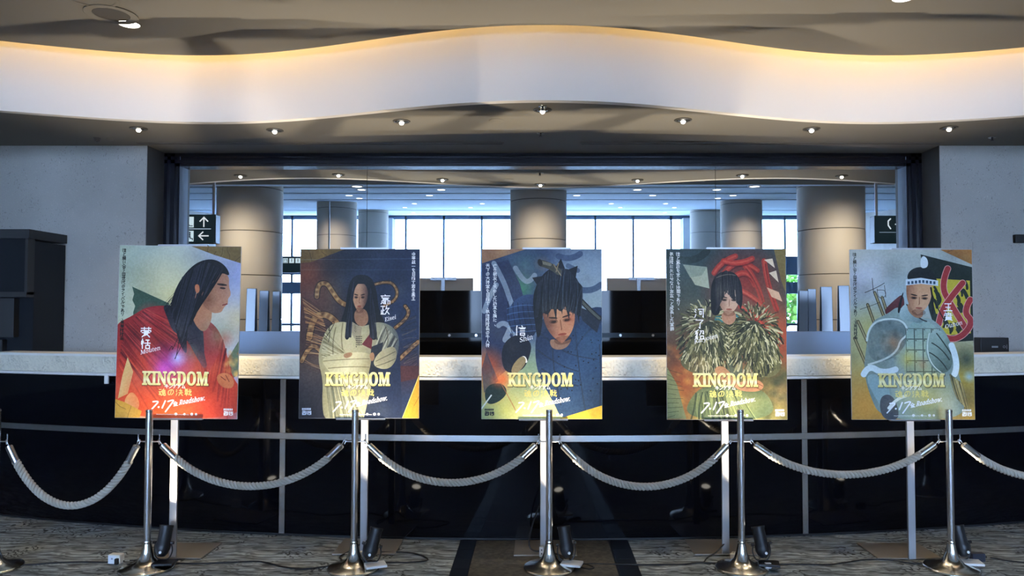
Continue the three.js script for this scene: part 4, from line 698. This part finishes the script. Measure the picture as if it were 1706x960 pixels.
// ---------------------------------------------------------------- floor spotlights
const CANS = [[-2.20, -4.40, 0.03, 'red-robed'], [-0.965, -4.375, 0.2, 'cream-robed'], [0.175, -4.40, -0.14, 'blue-armoured'], [1.325, -4.40, -0.11, 'feather-caped'], [2.515, -4.42, -0.08, 'grey-armoured']];
CANS.forEach(([x, z, roll, who], i) => {
  const t = thing('floor_spotlight', `small black can spotlight on the floor lighting the ${who} figure's poster`, 'spotlight', [x, i === 0 ? 0.034 : 0.028, z]);
  mesh('base_plate', new RoundedBoxGeometry(0.12, 0.014, 0.09, 2, 0.003).rotateY(roll * 2).translate(0.03, 0.008, 0.04), i === 4 || i === 2 || i === 1 ? M.white : M.black, t);
  mesh('yoke', [tube([V(-0.046, 0.115, 0), V(-0.052, 0.06, 0), V(-0.03, 0.018, 0.005), V(0.03, 0.018, 0.005), V(0.052, 0.06, 0), V(0.046, 0.115, 0)], 0.004, 30)], M.black, t);
  const head = new THREE.Group(); head.name = 'lamp_head'; head.position.set(0, 0.105, 0); head.rotation.set(-0.32, 0, -roll); t.add(head);
  mesh('can', lathe([[0, -0.075], [0.018, -0.073], [0.033, -0.055], [0.041, -0.03], [0.042, -0.004], [0.037, 0.006], [0.036, 0.088], [0.039, 0.094], [0.039, 0.104], [0.034, 0.104], [0.033, 0.07], [0, 0.06]], 40), M.black, head);
  mesh('lens', lathe([[0, 0.1025], [0.018, 0.102], [0.0325, 0.1], [0.0325, 0.097], [0, 0.096]], 32), M.lens, head);
  mesh('knob', [cyl(0.009, 0.009, 0.016, 0, 0, 0, 14).rotateZ(Math.PI / 2).translate(0.052, 0.006, 0), cyl(0.009, 0.009, 0.016, 0, 0, 0, 14).rotateZ(Math.PI / 2).translate(-0.052, 0.006, 0)], M.black, head);
  mesh('white_dot', new THREE.CircleGeometry(0.008, 16).translate(0.008, -0.05, 0.0365), M.white, head);  // small white dot low on the front of the can
  // the lamp's own light leaves just in front of the lens
  head.updateWorldMatrix(true, false);
  const from = V(0, 0.116, 0).applyMatrix4(head.matrixWorld), l = new THREE.SpotLight(WARM, LAMP.poster, 0, 0.6, 0.9, 2);
  l.name = 'floor_spot'; l.position.copy(from); l.shadow.radius = 0.6; l.castShadow = true;
  l.target.position.set(SPOTS[i][0], 2.4, SPOTS[i][4] - 0.3); scene.add(l, l.target);
});

// ---------------------------------------------------------------- cables and power taps on the floor
const wire = (label, pts, r = 0.0045) => tag(mesh('power_cable', tube(pts.map(([x, z, y = 0.006]) => V(x, y, z)), r, pts.length * 14, 8), M.cable), label, 'cable');
wire('black cable running from the left edge to the white power tap', [[-3.6, -4.5], [-3.02, -4.43], [-2.9, -4.46], [-2.72, -4.48], [-2.55, -4.475], [-2.47, -4.475, 0.012]]);
wire('black cable curving from the white power tap past the first spotlight to the second', [[-2.44, -4.48, 0.014], [-2.3, -4.52], [-2.15, -4.46], [-2.0, -4.455], [-1.85, -4.47], [-1.68, -4.49], [-1.6, -4.46], [-1.48, -4.39], [-1.35, -4.36], [-1.2, -4.42], [-1.1, -4.455], [-0.98, -4.46]]);
wire('black cable looped on the floor left of the second spotlight', [[-1.02, -4.44], [-1.12, -4.47], [-1.2, -4.55, 0.01], [-1.17, -4.64, 0.014], [-1.09, -4.66, 0.06], [-1.045, -4.6, 0.09], [-1.02, -4.5, 0.03], [-1.0, -4.44]]);
wire('black cable looped on the carpet right of the second spotlight', [[-0.97, -4.64, 0.012], [-0.84, -4.66], [-0.75, -4.63], [-0.67, -4.55], [-0.66, -4.51], [-0.72, -4.48], [-0.86, -4.47], [-0.96, -4.46]]);
wire('black cable dropping behind the middle stand to the third spotlight', [[0.015, -4.63, 0.3], [-0.03, -4.66, 0.16], [-0.045, -4.67, 0.04], [-0.02, -4.65, 0.02], [0.06, -4.63, 0.02], [0.15, -4.56, 0.016], [0.19, -4.5, 0.008], [0.2, -4.47, 0.03]]);
wire('black cable running right from a small loop by the third spotlight', [[0.19, -4.45, 0.01], [0.27, -4.45], [0.31, -4.42], [0.335, -4.375], [0.31, -4.355], [0.24, -4.41], [0.29, -4.445], [0.42, -4.44], [0.6, -4.43], [0.78, -4.435], [0.88, -4.44], [0.96, -4.465], [1.1, -4.455], [1.28, -4.46]]);
wire('black cable rising over the fourth stand\'s plate to its cream tap', [[1.0, -4.47], [1.03, -4.51, 0.02], [1.1, -4.56, 0.04], [1.17, -4.62, 0.08]]);
wire('long black cable between the fourth and fifth spotlights', [[1.36, -4.44], [1.55, -4.44], [1.74, -4.435], [1.85, -4.47], [1.98, -4.52], [2.12, -4.52], [2.25, -4.455], [2.33, -4.45]]);
wire('black cable running from the dark adaptor to the right edge', [[2.74, -4.51, 0.02], [2.84, -4.5], [2.95, -4.46], [3.2, -4.46]]);
const tap = thing('power_tap', 'white power tap with a black plug left of the first post', 'power tap', [-2.515, 0, -4.47], -0.12);
mesh('housing', new RoundedBoxGeometry(0.078, 0.055, 0.045, 3, 0.006).translate(0, 0.03, 0), M.cream, tap); mesh('plug', new RoundedBoxGeometry(0.02, 0.034, 0.02, 2, 0.004).translate(0.024, 0.022, 0.03), M.black, tap); mesh('socket', [box(0.003, 0.01, 0.002, -0.014, 0.034, 0.0228), box(0.003, 0.01, 0.002, -0.008, 0.034, 0.0228)], M.black, tap); mesh('face_plate', box(0.052, 0.046, 0.002, -0.01, 0.028, 0.0225), M.foam, tap);
const tap2 = thing('power_tap', 'cream power tap standing beside the second spotlight', 'power tap', [-1.045, 0, -4.42], 0.3);
mesh('housing', new RoundedBoxGeometry(0.034, 0.075, 0.028, 3, 0.005).translate(0, 0.05, 0), M.cream, tap2); mesh('socket', [box(0.004, 0.01, 0.002, -0.005, 0.065, 0.0145), box(0.004, 0.01, 0.002, 0.005, 0.065, 0.0145)], M.black, tap2); mesh('foot', box(0.024, 0.014, 0.024, 0, 0.007, 0), M.black, tap2);
const tap3 = thing('power_tap', 'slim white power tap upright against the middle stand', 'power tap', [0.03, 0, -4.545], 0.05);
mesh('housing', new RoundedBoxGeometry(0.026, 0.06, 0.02, 3, 0.004).translate(0, 0.045, 0), M.white, tap3); mesh('socket', [cyl(0.004, 0.004, 0.002, 0, 0, 0, 12).rotateX(Math.PI / 2).translate(0, 0.058, 0.0105), cyl(0.004, 0.004, 0.002, 0, 0, 0, 12).rotateX(Math.PI / 2).translate(0, 0.036, 0.0105)], M.black, tap3); mesh('foot', box(0.018, 0.015, 0.016, 0, 0.0075, 0), M.black, tap3);
const tap4 = thing('power_tap', 'cream power tap lying on the fourth stand\'s base plate', 'power tap', [1.2, 0.012, -4.53], -0.5);
mesh('housing', new RoundedBoxGeometry(0.042, 0.03, 0.05, 3, 0.005).translate(0, 0.016, 0), M.cream, tap4); mesh('socket', [box(0.004, 0.002, 0.01, -0.006, 0.0315, 0), box(0.004, 0.002, 0.01, 0.006, 0.0315, 0)], M.black, tap4);
const plug = thing('adaptor_plug', 'clear round plastic plug on the carpet by the fourth spotlight', 'plug', [1.345, 0, -4.345]);
mesh('plug_body', new RoundedBoxGeometry(0.042, 0.034, 0.03, 3, 0.01).translate(0, 0.03, 0), M.clear, plug); mesh('prong', [box(0.004, 0.014, 0.002, -0.006, 0.007, 0.004), box(0.004, 0.014, 0.002, 0.006, 0.007, 0.004)], M.steel, plug);
const adap = thing('adaptor', 'dark navy power adaptor on the carpet right of the fifth spotlight', 'adaptor', [2.66, 0, -4.51], 0.05);
mesh('housing', new RoundedBoxGeometry(0.08, 0.05, 0.04, 3, 0.005).translate(0, 0.025, 0), std({ color: rgb(0.02, 0.022, 0.035), roughness: 0.6 }), adap); mesh('cord_relief', cyl(0.006, 0.006, 0.02, 0, 0, 0, 12).rotateZ(Math.PI / 2).translate(0.048, 0.024, 0), M.cable, adap);

// ---------------------------------------------------------------- fittings in the ceilings
const DL = [[-3.023, -5.565], [-2.008, -5.62], [-0.987, -5.354], [0.041, -5.05], [1.064, -5.32], [2.095, -5.583], [3.122, -5.546]];
DL.forEach(([x, z], i) => {
  const n = ['leftmost', 'second from left', 'third from left', 'middle', 'third from right', 'second from right', 'rightmost'][i];
  const t = thing('downlight', `${n} of the seven small downlights in the lower ceiling`, 'downlight', [x, HC, z]);
  mesh('ring', new THREE.TorusGeometry(0.058, 0.006, 8, 40).rotateX(Math.PI / 2).translate(0, -0.002, 0), M.jamb, t);
  mesh('baffle', lathe([[0.056, 0.0], [0.05, -0.003], [0.0, -0.003]], 40), M.black, t);
  mesh('bulb', new THREE.SphereGeometry(0.017, 20, 14).translate(0, -0.012, 0), M.bulb, t);
  mesh('reflector', lathe([[0.036, -0.0045], [0.022, -0.012], [0.0, -0.0045]], 32), M.steel, t);
  const l = new THREE.SpotLight(WARM, LAMP.soffit, 0, 0.9, 0.8, 2); l.name = 'downlight_beam'; l.position.set(x, HC - 0.035, z); l.target.position.set(x, 0, z + 0.25); l.castShadow = true; scene.add(l, l.target);
});
for (const [x, z, s] of [[-2.6, -4.649, 'left'], [2.144, -4.25, 'right']]) {
  const t = thing('recessed_lamp', `bright round lamp flush in the upper ceiling at the ${s}`, 'ceiling lamp', [x, HU, z]);
  mesh('trim_ring', new THREE.TorusGeometry(0.068, 0.005, 8, 40).rotateX(Math.PI / 2).translate(0, -0.001, 0), M.plaster, t);
  mesh('diffuser', lathe([[0, -0.006], [0.055, -0.005], [0.064, -0.001], [0.064, 0]], 40), M.panelGlow, t);
  const l = new THREE.SpotLight(rgb(1, 0.92, 0.78), LAMP.upper, 0, 1.0, 0.7, 2); l.name = 'recessed_beam'; l.position.set(x, HU - 0.03, z); l.target.position.set(x, 0, z + 0.1); l.castShadow = true; scene.add(l, l.target);
}
const sp = thing('ceiling_speaker', 'round dark speaker with a pale rim beside the left upper lamp', 'speaker', [-2.62, HU, -4.49]);
mesh('rim', lathe([[0.105, 0], [0.148, -0.001], [0.15, -0.007], [0.146, -0.009], [0.104, -0.005]], 56), M.plaster, sp); mesh('grille', lathe([[0, -0.006], [0.1, -0.005], [0.105, 0]], 48), std({ color: rgb(0.06, 0.055, 0.05), roughness: 0.8 }), sp);
const sp2 = thing('ceiling_hatch', 'round plain ceiling disc cut by the top edge of the view', 'hatch', [-2.6, HU, -4.24]);
mesh('rim', lathe([[0.125, 0], [0.146, -0.001], [0.148, -0.006], [0.128, -0.006]], 48), M.plaster, sp2); mesh('disc', lathe([[0, -0.003], [0.128, -0.003]], 48), M.plaster, sp2);
tag(mesh('blank_disc', lathe([[0, -0.006], [0.05, -0.006], [0.055, 0]], 36).translate(-0.293, HC, -5.337), M.plaster), 'plain flat disc in the lower ceiling left of the middle downlight', 'cover disc');
for (const [x, z, l] of [[0.033, -5.715, 'small sprinkler head in the lower ceiling behind the middle downlight'], [0.041, -4.96, 'small sprinkler head right before the middle downlight'], [3.638, -5.853, 'small sprinkler head in the lower ceiling near the right edge']]) {
  const t = thing('sprinkler', l, 'sprinkler', [x, HC, z]); mesh('rose', lathe([[0, -0.006], [0.026, -0.005], [0.03, 0]], 24), M.steel, t); mesh('head', [cyl(0.008, 0.008, 0.025, 0, -0.014, 0, 12), cyl(0.014, 0.014, 0.003, 0, -0.027, 0, 16)], M.black, t);
}
const det = thing('detector', 'small twin ceiling detector in the lower ceiling at the left', 'detector', [-3.521, HC, -5.873]);
mesh('body', lathe([[0, -0.03], [0.018, -0.028], [0.03, 0]], 24), M.jamb, det); mesh('eye', cyl(0.008, 0.008, 0.006, 0.0, -0.031, 0, 12), M.black, det); mesh('second_body', lathe([[0, -0.012], [0.025, -0.01], [0.03, 0]], 24).translate(0.085, 0, -0.03), M.plaster, det);
for (const [x0, x1, s] of [[-3.3, -0.27, 'left'], [0.36, 3.35, 'right']]) {
  const t = thing('slot_diffuser', `long thin air slot in the lower ceiling over the ${s} half of the mirror`, 'air vent', [0, HC, -6.06]);
  mesh('frame', [span(x0, x1, -0.006, 0, -0.03, -0.018), span(x0, x1, -0.006, 0, 0.018, 0.03), span(x0, x0 + 0.012, -0.006, 0, -0.018, 0.018), span(x1 - 0.012, x1, -0.006, 0, -0.018, 0.018)], M.plaster, t); mesh('slot', span(x0 + 0.012, x1 - 0.012, -0.002, 0, -0.018, 0.018), M.black, t);
}

renderer.render(scene, camera);
